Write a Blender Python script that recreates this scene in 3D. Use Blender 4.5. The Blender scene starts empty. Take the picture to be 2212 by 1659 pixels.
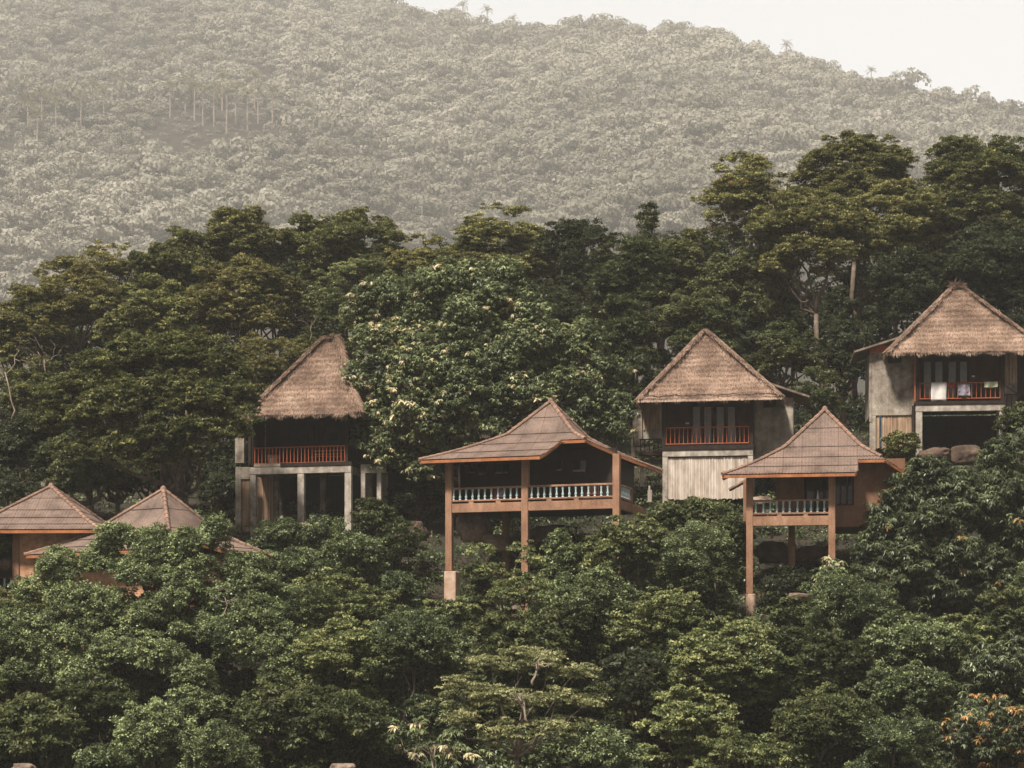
import bpy, math, random
import numpy as np
from mathutils import Vector, Matrix, noise

# ------------------------------------------------------------ camera, world, sun, exposure
W_, H_ = 2212.0, 1659.0           # working pixel grid of the photograph
F, CX, YH = 4350.0, 1106.0, 1480.0   # focal length in those pixels, centre column, row of the horizon
sc = bpy.context.scene
col = sc.collection
cd = bpy.data.cameras.new('camera'); cam = bpy.data.objects.new('camera', cd); col.objects.link(cam)
cam.location = (0, 0, 0); cam.rotation_euler = (math.radians(90), 0, 0)
cd.sensor_width = 36; cd.lens = F/W_*36; cd.shift_y = (YH-H_/2)/W_
cd.clip_start = 1; cd.clip_end = 6000
sc.camera = cam

SUN_EL, SUN_AZ = 55, -148         # azimuth from +Y (view direction) clockwise: behind the camera, to the left
wd = bpy.data.worlds.new('World'); sc.world = wd; wd.use_nodes = True
nt = wd.node_tree; nt.nodes.clear()
sky = nt.nodes.new('ShaderNodeTexSky'); sky.sky_type = 'NISHITA'; sky.sun_disc = False
sky.sun_elevation = math.radians(SUN_EL); sky.sun_rotation = math.radians(SUN_AZ)
sky.air_density = 1; sky.dust_density = 6; sky.ozone_density = 1
tc = nt.nodes.new('ShaderNodeTexCoord'); sx = nt.nodes.new('ShaderNodeSeparateXYZ')
mr = nt.nodes.new('ShaderNodeMapRange'); mr.inputs[1].default_value = 0.0; mr.inputs[2].default_value = 0.95
mr.inputs[3].default_value = 1.0; mr.inputs[4].default_value = 0.0
rp = nt.nodes.new('ShaderNodeValToRGB')
SKY_H, SKY_Z = 10.4, 2.2          # overcast radiance at horizon and zenith (times strength 0.1)
rp.color_ramp.elements[0].position = 0.0; rp.color_ramp.elements[0].color = (0, 0, 0, 1)
rp.color_ramp.elements[1].position = 1.0; rp.color_ramp.elements[1].color = (1, 1, 1, 1)
ov = nt.nodes.new('ShaderNodeMixRGB')
ov.inputs[1].default_value = (SKY_Z*1.0, SKY_Z*.97, SKY_Z*.93, 1)
ov.inputs[2].default_value = (SKY_H*1.0, SKY_H*1.0, SKY_H*1.0, 1)
mx = nt.nodes.new('ShaderNodeMixRGB'); mx.inputs[0].default_value = 0.9
bg = nt.nodes.new('ShaderNodeBackground'); bg.inputs[1].default_value = 0.1
wo = nt.nodes.new('ShaderNodeOutputWorld')
L = nt.links.new
L(tc.outputs['Generated'], sx.inputs[0]); L(sx.outputs[2], mr.inputs[0]); L(mr.outputs[0], rp.inputs[0])
gy = nt.nodes.new('ShaderNodeMapRange'); gy.inputs[1].default_value = -.1; gy.inputs[2].default_value = .85
gy.interpolation_type = 'SMOOTHSTEP'
gm = nt.nodes.new('ShaderNodeMath'); gm.operation = 'MULTIPLY'
L(sx.outputs[1], gy.inputs[0]); L(rp.outputs[0], gm.inputs[0]); L(gy.outputs[0], gm.inputs[1])
L(gm.outputs[0], ov.inputs[0]); L(sky.outputs[0], mx.inputs[1]); L(ov.outputs[0], mx.inputs[2])
L(mx.outputs[0], bg.inputs[0]); L(bg.outputs[0], wo.inputs[0])

sd = bpy.data.lights.new('sun', 'SUN'); sd.energy = 5.0; sd.angle = math.radians(7); sd.color = (1.0, .93, .82)
so = bpy.data.objects.new('sun', sd); col.objects.link(so)
a_, e_ = math.radians(SUN_AZ), math.radians(SUN_EL)
sun_dir = Vector((math.sin(a_)*math.cos(e_), math.cos(a_)*math.cos(e_), math.sin(e_)))
so.rotation_euler = sun_dir.to_track_quat('Z', 'Y').to_euler()
so.location = sun_dir*60

sc.view_settings.view_transform = 'Standard'; sc.view_settings.look = 'None'
sc.view_settings.exposure = 0.53; sc.view_settings.gamma = 1
sc.cycles.max_bounces = 6; sc.cycles.diffuse_bounces = 3; sc.cycles.transmission_bounces = 3
sc.cycles.volume_bounces = 1; sc.cycles.transparent_max_bounces = 4
sc.cycles.use_denoising = True
HAZE = 0.00025

# ------------------------------------------------------------ helpers
def P(px, py, Y):
    return Vector(((px-CX)/F*Y, Y, (YH-py)/F*Y))
def tag(o, label=None, cat=None, group=None, kind=None):
    if label: o['label'] = label
    if cat: o['category'] = cat
    if group: o['group'] = group
    if kind: o['kind'] = kind
    return o
def empty(name, loc, rz=0):
    o = bpy.data.objects.new(name, None); col.objects.link(o)
    o.location = loc; o.rotation_euler = (0, 0, rz); o.empty_display_size = .3
    return o
def link_mesh(name, me, mat, parent=None):
    o = bpy.data.objects.new(name, me); col.objects.link(o)
    if mat is not None: me.materials.append(mat)
    if parent is not None: o.parent = parent
    return o

class MB:
    def __init__(s): s.v = []; s.f = []; s.uv = []
    def add(s, vs, fs, uvs=None):
        b = len(s.v); s.v += [tuple(v) for v in vs]; s.f += [tuple(b+i for i in f) for f in fs]
        if uvs: s.uv += uvs
        return s
    def box(s, x0, x1, y0, y1, z0, z1):
        v = [(x0,y0,z0),(x1,y0,z0),(x1,y1,z0),(x0,y1,z0),(x0,y0,z1),(x1,y0,z1),(x1,y1,z1),(x0,y1,z1)]
        return s.add(v, [(3,2,1,0),(4,5,6,7),(0,1,5,4),(1,2,6,5),(2,3,7,6),(3,0,4,7)])
    def beam(s, a, b, w, h):
        """box section w x h running from a to b"""
        a, b = Vector(a), Vector(b); d = (b-a).normalized()
        up = Vector((0,0,1)) if abs(d.z) < .95 else Vector((0,1,0))
        r = d.cross(up).normalized()*w/2; u = r.cross(d).normalized()*h/2
        v = [a-r-u, a+r-u, a+r+u, a-r+u, b-r-u, b+r-u, b+r+u, b-r+u]
        return s.add(v, [(0,1,2,3),(7,6,5,4),(0,4,5,1),(1,5,6,2),(2,6,7,3),(3,7,4,0)])
    def tube(s, pts, rs, n=6, cap=True):
        pts = [Vector(p) for p in pts]; b = len(s.v); ref = None
        for i, p in enumerate(pts):
            d = (pts[min(i+1, len(pts)-1)]-pts[max(i-1, 0)]).normalized()
            if ref is None: ref = Vector((1,0,0)) if abs(d.x) < .8 else Vector((0,1,0))
            r1 = d.cross(ref).normalized(); r2 = r1.cross(d)
            for k in range(n):
                a = 2*math.pi*k/n
                s.v.append(tuple(p+(r1*math.cos(a)+r2*math.sin(a))*rs[i]))
        for i in range(len(pts)-1):
            for k in range(n):
                s.f.append((b+i*n+k, b+i*n+(k+1)%n, b+(i+1)*n+(k+1)%n, b+(i+1)*n+k))
        if cap:
            s.f.append(tuple(b+k for k in range(n))[::-1]); s.f.append(tuple(b+(len(pts)-1)*n+k for k in range(n)))
        return s
    def lathe(s, x, y, prof, n=8):
        return s.tube([(x, y, z) for z, r in prof], [r for z, r in prof], n)
    def build(s, name, mat, parent=None, bevel=0, smooth=False):
        me = bpy.data.meshes.new(name); me.from_pydata(s.v, [], s.f)
        if s.uv:
            ul = me.uv_layers.new(name='UVMap'); i = 0
            fl = np.array([c for c in s.uv], dtype=np.float32).ravel(); ul.data.foreach_set('uv', fl)
        if smooth: me.shade_smooth()
        me.update(); o = link_mesh(name, me, mat, parent)
        if bevel:
            m = o.modifiers.new('bevel', 'BEVEL'); m.width = bevel; m.segments = 1; m.limit_method = 'ANGLE'
        return o

def quads_obj(name, V, mat, parent=None, tint=None, group2=None):
    """V: (n,4,3) loose quads -> one mesh, tint per face"""
    n = len(V); me = bpy.data.meshes.new(name)
    me.vertices.add(n*4); me.vertices.foreach_set('co', V.reshape(-1).astype(np.float32))
    me.loops.add(n*4); me.loops.foreach_set('vertex_index', np.arange(n*4, dtype=np.int32))
    me.polygons.add(n); me.polygons.foreach_set('loop_start', np.arange(0, n*4, 4, dtype=np.int32))
    if tint is not None:
        at = me.attributes.new('tint', 'FLOAT', 'FACE'); at.data.foreach_set('value', tint.astype(np.float32))
    me.update(calc_edges=True)
    return link_mesh(name, me, mat, parent)

def nrm(a): return a/np.maximum(np.linalg.norm(a, axis=-1, keepdims=True), 1e-9)
def leaf_quads(C, N, A, Ln, Wd, fold=.18):
    A = nrm(A); B = nrm(np.cross(N, A)); N = np.cross(A, B)
    Ln = Ln[:, None]; Wd = Wd[:, None]
    m = C-A*Ln*.08
    return np.stack([C-A*Ln*.5, m+B*Wd*.5+N*Wd*fold, C+A*Ln*.5, m-B*Wd*.5+N*Wd*fold], axis=1)

# ------------------------------------------------------------ materials
def newmat(name):
    m = bpy.data.materials.new(name); m.use_nodes = True; t = m.node_tree; t.nodes.clear()
    out = t.nodes.new('ShaderNodeOutputMaterial'); b = t.nodes.new('ShaderNodeBsdfPrincipled')
    t.links.new(b.outputs[0], out.inputs[0]); return m, t, b, out
def ramp(t, stops):
    r = t.nodes.new('ShaderNodeValToRGB'); e = r.color_ramp.elements
    while len(e) < len(stops): e.new(.5)
    for i, (p, c) in enumerate(stops): e[i].position = p; e[i].color = (*c, 1)
    return r
def tex(t, kind, scale, coord='Object', det=4, stretch=None, rough=.6):
    c = t.nodes.new('ShaderNodeTexCoord'); n = t.nodes.new(kind); n.inputs['Scale'].default_value = scale
    if 'Detail' in n.inputs: n.inputs['Detail'].default_value = det
    if 'Roughness' in n.inputs: n.inputs['Roughness'].default_value = rough
    if stretch:
        mp = t.nodes.new('ShaderNodeMapping'); mp.inputs['Scale'].default_value = stretch
        t.links.new(c.outputs[coord], mp.inputs[0]); t.links.new(mp.outputs[0], n.inputs['Vector'])
    else: t.links.new(c.outputs[coord], n.inputs['Vector'])
    return n
def mixc(t, fac, a, b, mode='MIX'):
    m = t.nodes.new('ShaderNodeMixRGB'); m.blend_type = mode
    for i, x in ((0, fac), (1, a), (2, b)):
        if isinstance(x, (int, float)): m.inputs[i].default_value = x
        elif isinstance(x, tuple): m.inputs[i].default_value = (*x, 1)
        else: t.links.new(x, m.inputs[i])
    return m.outputs[0]
def bump(t, b, h, st=.4, dist=.03):
    n = t.nodes.new('ShaderNodeBump'); n.inputs['Strength'].default_value = st; n.inputs['Distance'].default_value = dist
    t.links.new(h, n.inputs['Height']); t.links.new(n.outputs[0], b.inputs['Normal'])

def m_stain(name, c1, c2, c3, scale=.7, rough=.9, streak=None, bst=.3):
    """weathered surface: broad stains, small speckle, optional vertical streaks"""
    m, t, b, o = newmat(name); b.inputs['Roughness'].default_value = rough
    b.inputs['Specular IOR Level'].default_value = .25
    n1 = tex(t, 'ShaderNodeTexNoise', scale, det=8, rough=.65); r1 = ramp(t, [(.36, c2), (.52, c1), (.68, c3)])
    t.links.new(n1.outputs[0], r1.inputs[0]); c = r1.outputs[0]
    n2 = tex(t, 'ShaderNodeTexNoise', scale*14, det=6); r2 = ramp(t, [(.3, (.62,.6,.58)), (.7, (1.15,1.12,1.1))])
    t.links.new(n2.outputs[0], r2.inputs[0]); c = mixc(t, .8, c, r2.outputs[0], 'MULTIPLY')
    if streak:
        n3 = tex(t, 'ShaderNodeTexNoise', streak, det=4, stretch=(1, 1, .08)); r3 = ramp(t, [(.4, (1,1,1)), (.62, (.5,.46,.42))])
        t.links.new(n3.outputs[0], r3.inputs[0]); c = mixc(t, .6, c, r3.outputs[0], 'MULTIPLY')
    t.links.new(c, b.inputs['Base Color']); bump(t, b, n2.outputs[0], bst, .02)
    return m

M = {}
M['concrete'] = m_stain('concrete_weathered', (.39,.34,.285), (.17,.14,.115), (.56,.51,.44), .9, streak=2.2)
M['concrete_pale'] = m_stain('concrete_pale', (.52,.47,.41), (.26,.22,.185), (.66,.62,.555), 1.3, streak=2.0)
M['terracotta'] = m_stain('terracotta_render', (.42,.24,.155), (.31,.17,.11), (.48,.285,.195), .8, streak=1.6, bst=.1)
M['stucco_brown'] = m_stain('stucco_brown', (.30,.165,.105), (.24,.125,.08), (.34,.19,.125), 1.2, streak=1.2)
M['fascia'] = m_stain('orange_fascia', (.42,.165,.07), (.29,.11,.05), (.50,.21,.10), 1.5, rough=.6)
M['rail_red'] = m_stain('red_rail_paint', (.40,.105,.045), (.29,.07,.03), (.48,.15,.07), 2.5, rough=.5)
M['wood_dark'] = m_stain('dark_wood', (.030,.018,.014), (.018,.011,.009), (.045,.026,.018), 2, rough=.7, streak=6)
M['wood_brown'] = m_stain('brown_planks', (.085,.036,.022), (.05,.022,.014), (.12,.05,.03), 2, rough=.7, streak=5)
M['wood_mid'] = m_stain('weathered_plank', (.22,.17,.13), (.13,.10,.075), (.30,.25,.20), 2, rough=.8)
M['rock'] = m_stain('rock', (.24,.175,.13), (.10,.07,.055), (.36,.28,.22), .7, bst=.9)
M['baluster'] = m_stain('pale_blue_paint', (.55,.66,.66), (.30,.46,.48), (.70,.76,.74), 3, rough=.5)
M['white_cloth'] = m_stain('white_cloth', (.78,.74,.72), (.70,.66,.64), (.84,.81,.79), 3)
M['red_cloth'] = m_stain('red_cloth', (.22,.03,.025), (.16,.02,.02), (.3,.05,.04), 3)
M['blue_cloth'] = m_stain('blue_pink_cloth', (.35,.30,.36), (.10,.20,.30), (.62,.36,.33), 5)
M['green_cloth'] = m_stain('pale_green_cloth', (.50,.52,.34), (.36,.40,.24), (.66,.66,.52), 6)
M['frost'] = m_stain('frosted_panel', (.34,.32,.30), (.28,.26,.245), (.38,.36,.34), .6, rough=.35, bst=.02)
M['basket'] = m_stain('woven_basket', (.50,.42,.34), (.36,.28,.22), (.62,.55,.46), 5)
M['straw_ball'] = m_stain('dry_wicker', (.20,.12,.07), (.12,.07,.045), (.30,.19,.12), 6, bst=1)
M['blue_drum'] = m_stain('blue_paint', (.03,.06,.10), (.02,.04,.07), (.05,.10,.15), 3)
M['rock_dark'] = m_stain('rock_dark', (.12,.08,.06), (.05,.035,.03), (.19,.14,.11), .7, bst=.9)
M['bark'] = m_stain('bark', (.17,.13,.10), (.09,.065,.05), (.26,.21,.17), 1.5, bst=.8)
M['bark_pale'] = m_stain('bark_pale', (.36,.29,.23), (.22,.17,.13), (.46,.39,.32), 1.5, bst=.6)
M['twig'] = m_stain('dry_twig', (.26,.19,.15), (.16,.11,.09), (.38,.30,.25), 2)

def m_glass():
    m, t, b, o = newmat('dark_glass'); b.inputs['Base Color'].default_value = (.015,.015,.014,1)
    b.inputs['Roughness'].default_value = .08; b.inputs['Specular IOR Level'].default_value = .6
    n = tex(t, 'ShaderNodeTexNoise', 1.2); bump(t, b, n.outputs[0], .25, .05); return m
M['glass'] = m_glass()
def m_bamboo(name, c1, c2, c3):
    m, t, b, o = newmat(name); b.inputs['Roughness'].default_value = .65
    at = t.nodes.new('ShaderNodeAttribute'); at.attribute_name = 'tint'
    r = ramp(t, [(0, c2), (.5, c1), (1, c3)]); t.links.new(at.outputs['Fac'], r.inputs[0])
    n = tex(t, 'ShaderNodeTexNoise', 3, det=6, stretch=(1,1,.35)); r2 = ramp(t, [(.35, (.55,.48,.42)), (.6, (1.05,1.03,1))])
    t.links.new(n.outputs[0], r2.inputs[0]); c = mixc(t, .7, r.outputs[0], r2.outputs[0], 'MULTIPLY')
    t.links.new(c, b.inputs['Base Color']); return m
M['bamboo'] = m_bamboo('bamboo', (.44,.30,.20), (.26,.15,.09), (.56,.42,.31))
M['bamboo_pale'] = m_bamboo('bamboo_bleached', (.66,.57,.50), (.50,.40,.33), (.76,.69,.63))
def m_brick():
    m, t, b, o = newmat('orange_brick'); b.inputs['Roughness'].default_value = .9
    c = t.nodes.new('ShaderNodeTexCoord'); mp = t.nodes.new('ShaderNodeMapping'); mp.inputs['Rotation'].default_value = (math.radians(90), 0, 0)
    br = t.nodes.new('ShaderNodeTexBrick'); br.inputs['Scale'].default_value = 1
    br.inputs['Brick Width'].default_value = .34; br.inputs['Row Height'].default_value = .12; br.inputs['Mortar Size'].default_value = .014
    br.inputs['Color1'].default_value = (.60,.30,.16,1); br.inputs['Color2'].default_value = (.70,.40,.25,1); br.inputs['Mortar'].default_value = (.50,.33,.22,1)
    t.links.new(c.outputs['Object'], mp.inputs[0]); t.links.new(mp.outputs[0], br.inputs[0])
    n = tex(t, 'ShaderNodeTexNoise', 2.5, det=6); r2 = ramp(t, [(.35, (.6,.55,.5)), (.6, (1.08,1.05,1))])
    t.links.new(n.outputs[0], r2.inputs[0]); cc = mixc(t, .8, br.outputs[0], r2.outputs[0], 'MULTIPLY')
    t.links.new(cc, b.inputs['Base Color']); bump(t, b, br.outputs['Fac'], -.4, .02); return m
M['brick'] = m_brick()
M['brick_pale'] = m_stain('pale_brick', (.60,.44,.34), (.48,.30,.21), (.70,.58,.48), 2.5)
def m_tile():
    m, t, b, o = newmat('fibre_cement_tile'); b.inputs['Roughness'].default_value = .75; b.inputs['Specular IOR Level'].default_value = .3
    c = t.nodes.new('ShaderNodeTexCoord'); br = t.nodes.new('ShaderNodeTexBrick'); br.inputs['Scale'].default_value = 1
    br.offset = 0; br.inputs['Brick Width'].default_value = .98; br.inputs['Row Height'].default_value = 1.15; br.inputs['Mortar Size'].default_value = .011
    br.inputs['Color1'].default_value = (.18,.125,.102,1); br.inputs['Color2'].default_value = (.208,.146,.12,1); br.inputs['Mortar'].default_value = (.10,.05,.04,1)
    t.links.new(c.outputs['UV'], br.inputs[0])
    n = tex(t, 'ShaderNodeTexNoise', .7, det=8); r2 = ramp(t, [(.34, (.45,.44,.42)), (.52, (1,1,1)), (.72, (1.35,1.33,1.3))])
    t.links.new(n.outputs[0], r2.inputs[0]); cc = mixc(t, .85, br.outputs[0], r2.outputs[0], 'MULTIPLY')
    n3 = tex(t, 'ShaderNodeTexNoise', 9, det=5); r3 = ramp(t, [(.4, (.75,.74,.72)), (.65, (1.1,1.1,1.1))])
    t.links.new(n3.outputs[0], r3.inputs[0]); cc = mixc(t, .7, cc, r3.outputs[0], 'MULTIPLY')
    t.links.new(cc, b.inputs['Base Color']); return m
M['tile'] = m_tile()
M['tile_cap'] = m_stain('ridge_tile', (.29,.18,.135), (.17,.115,.085), (.38,.25,.19), 1.2)
def m_straw(name, cs, rough=.85):
    m, t, b, o = newmat(name); b.inputs['Roughness'].default_value = rough; b.inputs['Specular IOR Level'].default_value = .2
    at = t.nodes.new('ShaderNodeAttribute'); at.attribute_name = 'tint'
    r = ramp(t, [(0, cs[0]), (.5, cs[1]), (1, cs[2])]); t.links.new(at.outputs['Fac'], r.inputs[0])
    n = tex(t, 'ShaderNodeTexNoise', .55, det=7); r2 = ramp(t, [(.35, (.52,.49,.48)), (.55, (1.0,.98,.97)), (.7, (1.2,1.19,1.18))])
    t.links.new(n.outputs[0], r2.inputs[0]); c = mixc(t, .9, r.outputs[0], r2.outputs[0], 'MULTIPLY')
    t.links.new(c, b.inputs['Base Color']); return m
M['thatch'] = m_straw('thatch', ((.13,.085,.063), (.32,.215,.158), (.52,.385,.30)))
M['thatch_base'] = m_stain('thatch_base', (.17,.105,.075), (.11,.065,.045), (.22,.14,.10), 3)

def m_leaf(name, cs, trans=.32, gloss=.10, extra=None):
    """leaf: tint attribute picks the shade of this leaf; tint > 1 picks the young-leaf colour"""
    m = bpy.data.materials.new(name); m.use_nodes = True; t = m.node_tree; t.nodes.clear()
    out = t.nodes.new('ShaderNodeOutputMaterial')
    at = t.nodes.new('ShaderNodeAttribute'); at.attribute_name = 'tint'
    st = [(0, cs[0]), (.42, cs[1]), (.84, cs[2])]
    if extra: st += [(.90, extra[0]), (1, extra[1])]
    r = ramp(t, st); t.links.new(at.outputs['Fac'], r.inputs[0])
    n = tex(t, 'ShaderNodeTexNoise', .35, det=3); r2 = ramp(t, [(.3, (.70,.74,.72)), (.7, (1.25,1.2,1.15))])
    t.links.new(n.outputs[0], r2.inputs[0]); c = mixc(t, .9, r.outputs[0], r2.outputs[0], 'MULTIPLY')
    df = t.nodes.new('ShaderNodeBsdfDiffuse'); tr = t.nodes.new('ShaderNodeBsdfTranslucent')
    gl = t.nodes.new('ShaderNodeBsdfGlossy'); gl.inputs['Roughness'].default_value = .38; gl.inputs['Color'].default_value = (.9,.92,.88,1)
    t.links.new(c, df.inputs[0]); t.links.new(mixc(t, .5, c, (.14,.15,.04)), tr.inputs[0])
    m1 = t.nodes.new('ShaderNodeMixShader'); m1.inputs[0].default_value = trans
    t.links.new(df.outputs[0], m1.inputs[1]); t.links.new(tr.outputs[0], m1.inputs[2])
    m2 = t.nodes.new('ShaderNodeMixShader'); m2.inputs[0].default_value = gloss*.10
    t.links.new(m1.outputs[0], m2.inputs[1]); t.links.new(gl.outputs[0], m2.inputs[2]); t.links.new(m2.outputs[0], out.inputs[0])
    return m
CREAM = ((.55,.46,.26), (.78,.68,.46)); ORANGE = ((.42,.22,.08), (.55,.33,.14))
M['olive'] = m_leaf('leaf_olive', ((0.053, 0.054, 0.021), (0.177, 0.168, 0.065), (0.508, 0.459, 0.174)), extra=((.22,.18,.075), (.27,.21,.09)))
M['olive_dark'] = m_leaf('leaf_olive_dark', ((0.036, 0.044, 0.017), (0.125, 0.135, 0.055), (0.37, 0.365, 0.14)))
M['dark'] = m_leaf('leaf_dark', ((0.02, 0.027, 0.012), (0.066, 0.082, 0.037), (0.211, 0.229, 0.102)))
M['deep'] = m_leaf('leaf_deep', ((0.018, 0.021, 0.014), (0.039, 0.048, 0.029), (0.103, 0.121, 0.071)))  # very dark leaf colour with the shade of buried trees and hollows painted in
M['flower'] = m_leaf('leaf_flowering', ((0.04, 0.056, 0.026), (0.14, 0.169, 0.082), (0.426, 0.474, 0.226)), gloss=.25, extra=CREAM)
M['bush'] = m_leaf('leaf_bush', ((0.033, 0.048, 0.023), (0.119, 0.152, 0.073), (0.422, 0.487, 0.238)), gloss=.2)
M['fresh'] = m_leaf('leaf_fresh', ((0.042, 0.056, 0.024), (0.147, 0.174, 0.072), (0.465, 0.483, 0.217)), gloss=.15)
M['pale'] = m_leaf('leaf_pale', ((0.071, 0.077, 0.034), (0.222, 0.23, 0.11), (0.605, 0.591, 0.317)), gloss=.1)
M['mango'] = m_leaf('leaf_mango', ((0.023, 0.032, 0.017), (0.082, 0.102, 0.052), (0.289, 0.331, 0.176)), gloss=.3, extra=ORANGE)
M['acacia'] = m_leaf('leaf_acacia', ((0.039, 0.043, 0.017), (0.146, 0.145, 0.057), (0.479, 0.452, 0.184)), extra=((.4,.10,.03), (.5,.13,.04)))
M['far'] = m_leaf('leaf_far', ((.22,.205,.17),(.345,.325,.275),(.48,.45,.39)), gloss=.02)  # pale greys: part of the distance haze is put into this leaf colour
M['palm'] = m_leaf('leaf_palm', ((.09,.085,.045), (.19,.17,.09), (.30,.26,.15)))
# ------------------------------------------------------------ terrain
rnd = random.Random(5); rg = np.random.default_rng(11)
GY = [-80, 60, 74, 84, 96, 108, 121, 135, 150, 175, 260, 700]
GZ = [-15, -15, -14.5, -12, -5, 2.6, 9.4, 15.5, 19.5, 22, 16, 4]
def nz(x, y, s): return noise.noise(Vector((x*s, y*s, 3.7)))
def ground_z(x, Y):
    z = float(np.interp(Y, GY, GZ)); k = min(1, max(0, (Y-85)/25))*max(0, 1-max(0, Y-170)/200)
    return z+k*(.06*x)+.5*nz(x, Y, .12)*k+.25*nz(x, Y, .4)*k
RX = [-900, 0, 400, 700, 860, 950, 1030, 1100, 1200, 1330, 1390, 1440, 1500, 1560, 1620, 1700, 1780, 1850, 1950, 2030, 2100, 2150, 2212, 2600, 3200]
RZ = [-260, -130, -90, -45, 2, 25, 32, 48, 42, 38, 58, 46, 54, 62, 90, 108, 126, 150, 172, 190, 202, 210, 228, 330, 480]
def ridge(u):
    px = u*F+CX; Yr = float(np.interp(px, [-900, 0, 2212, 3200], [2400, 2320, 1620, 1520]))
    return Yr, (YH-float(np.interp(px, RX, RZ)))/F*Yr-16
YF = 700
def hill_z(u, Y):
    Yr, Zr = ridge(u); t = (Y-YF)/(Yr-YF); x = u*Y
    if t <= 1:
        e = max(0, t)**.94
        z = 4+(Zr-4)*e + (30*nz(x, Y, .0036)+16*nz(x, Y, .009))*math.sin(math.pi*max(0, min(1, t)))*1.2
    else: z = Zr*(1-.9*(t-1))-3*(t-1)
    return z
def terr_z(x, Y):
    if Y <= YF: return ground_z(x, Y)
    return hill_z(x/Y, Y)
us = np.linspace(-.46, .46, 150)
ys = np.concatenate([np.linspace(-80, 60, 5), np.linspace(66, 175, 90), np.linspace(185, 690, 22), np.linspace(700, 2480, 160)])
g = MB()
for j, Y in enumerate(ys):
    for i, u in enumerate(us):
        w = max(Y, 260) if Y < 260 else Y
        x = u*w*1.0
        g.v.append((x, Y, terr_z(x, Y) if Y > YF else ground_z(x, Y)))
nu = len(us)
for j in range(len(ys)-1):
    for i in range(nu-1): g.f.append((j*nu+i, j*nu+i+1, (j+1)*nu+i+1, (j+1)*nu+i))
m, t, b, o = newmat('earth'); b.inputs['Roughness'].default_value = 1
n1 = tex(t, 'ShaderNodeTexNoise', .25, det=8); r1 = ramp(t, [(.38, (.018,.017,.010)), (.58, (.034,.026,.016)), (.74, (.11,.05,.03))])
t.links.new(n1.outputs[0], r1.inputs[0]); t.links.new(r1.outputs[0], b.inputs['Base Color']); bump(t, b, n1.outputs[0], .8, .3)
M['earth'] = m
gr = g.build('ground', m, smooth=True); tag(gr, kind='structure')

def hill_hit(px, py, drop=0):
    u = (px-CX)/F; v = (YH-py)/F; Yr, Zr = ridge(u)
    for Y in np.arange(YF+100, Yr+1, 4.0):
        z = hill_z(u, Y)
        if z/Y >= v: return Vector((u*Y, Y, z))
    return Vector((u*Yr, Yr, hill_z(u, Yr)))

# ------------------------------------------------------------ distant forest: one mass of crowns on the hill
def crown_proto(seed, nf=150):
    r = np.random.default_rng(seed); lob = []
    for k in range(10):
        d = nrm(r.normal(size=3)); d[2] = abs(d[2])*.8
        lob.append((d*np.array([.58, .58, .5]), r.uniform(.32, .52)))
    C = []; N = []
    for c, q in lob:
        k = nf//10; d = nrm(r.normal(size=(k*5, 3))); d = d[(d[:, 2] > -.3) & (d[:, 1] < .4)][:k]
        C.append(c+d*q*np.array([1, 1, .85])*r.uniform(.9, 1.06, size=(len(d), 1))); N.append(d)
    C = np.concatenate(C); N = nrm(np.concatenate(N)+r.normal(size=(len(C), 3))*.22)
    A = np.cross(N, nrm(r.normal(size=(len(C), 3))))
    return leaf_quads(C, N, A, r.uniform(.16, .27, len(C)), r.uniform(.14, .24, len(C)), .1)
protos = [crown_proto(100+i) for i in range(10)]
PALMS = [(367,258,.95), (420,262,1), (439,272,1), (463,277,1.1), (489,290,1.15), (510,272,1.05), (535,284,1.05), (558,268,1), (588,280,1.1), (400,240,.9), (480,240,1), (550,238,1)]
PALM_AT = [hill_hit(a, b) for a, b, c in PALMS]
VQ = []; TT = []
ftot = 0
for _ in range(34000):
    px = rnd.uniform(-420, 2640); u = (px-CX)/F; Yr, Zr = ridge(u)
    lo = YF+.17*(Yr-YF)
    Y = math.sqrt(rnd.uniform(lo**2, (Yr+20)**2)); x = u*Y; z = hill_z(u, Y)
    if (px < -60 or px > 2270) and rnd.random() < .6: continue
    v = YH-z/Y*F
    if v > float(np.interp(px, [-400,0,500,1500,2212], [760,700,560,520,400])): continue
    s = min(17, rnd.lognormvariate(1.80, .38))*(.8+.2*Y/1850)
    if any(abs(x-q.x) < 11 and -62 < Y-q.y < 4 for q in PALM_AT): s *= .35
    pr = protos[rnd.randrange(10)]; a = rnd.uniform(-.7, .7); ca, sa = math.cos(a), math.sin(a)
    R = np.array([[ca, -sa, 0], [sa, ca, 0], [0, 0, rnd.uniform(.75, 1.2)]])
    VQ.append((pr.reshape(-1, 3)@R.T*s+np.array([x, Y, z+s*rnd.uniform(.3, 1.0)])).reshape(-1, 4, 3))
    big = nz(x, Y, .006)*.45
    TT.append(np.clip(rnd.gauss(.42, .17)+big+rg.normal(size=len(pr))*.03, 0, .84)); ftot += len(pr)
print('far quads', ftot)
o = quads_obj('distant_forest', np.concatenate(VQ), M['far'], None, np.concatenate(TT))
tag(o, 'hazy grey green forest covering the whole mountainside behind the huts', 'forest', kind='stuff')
del VQ

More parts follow.
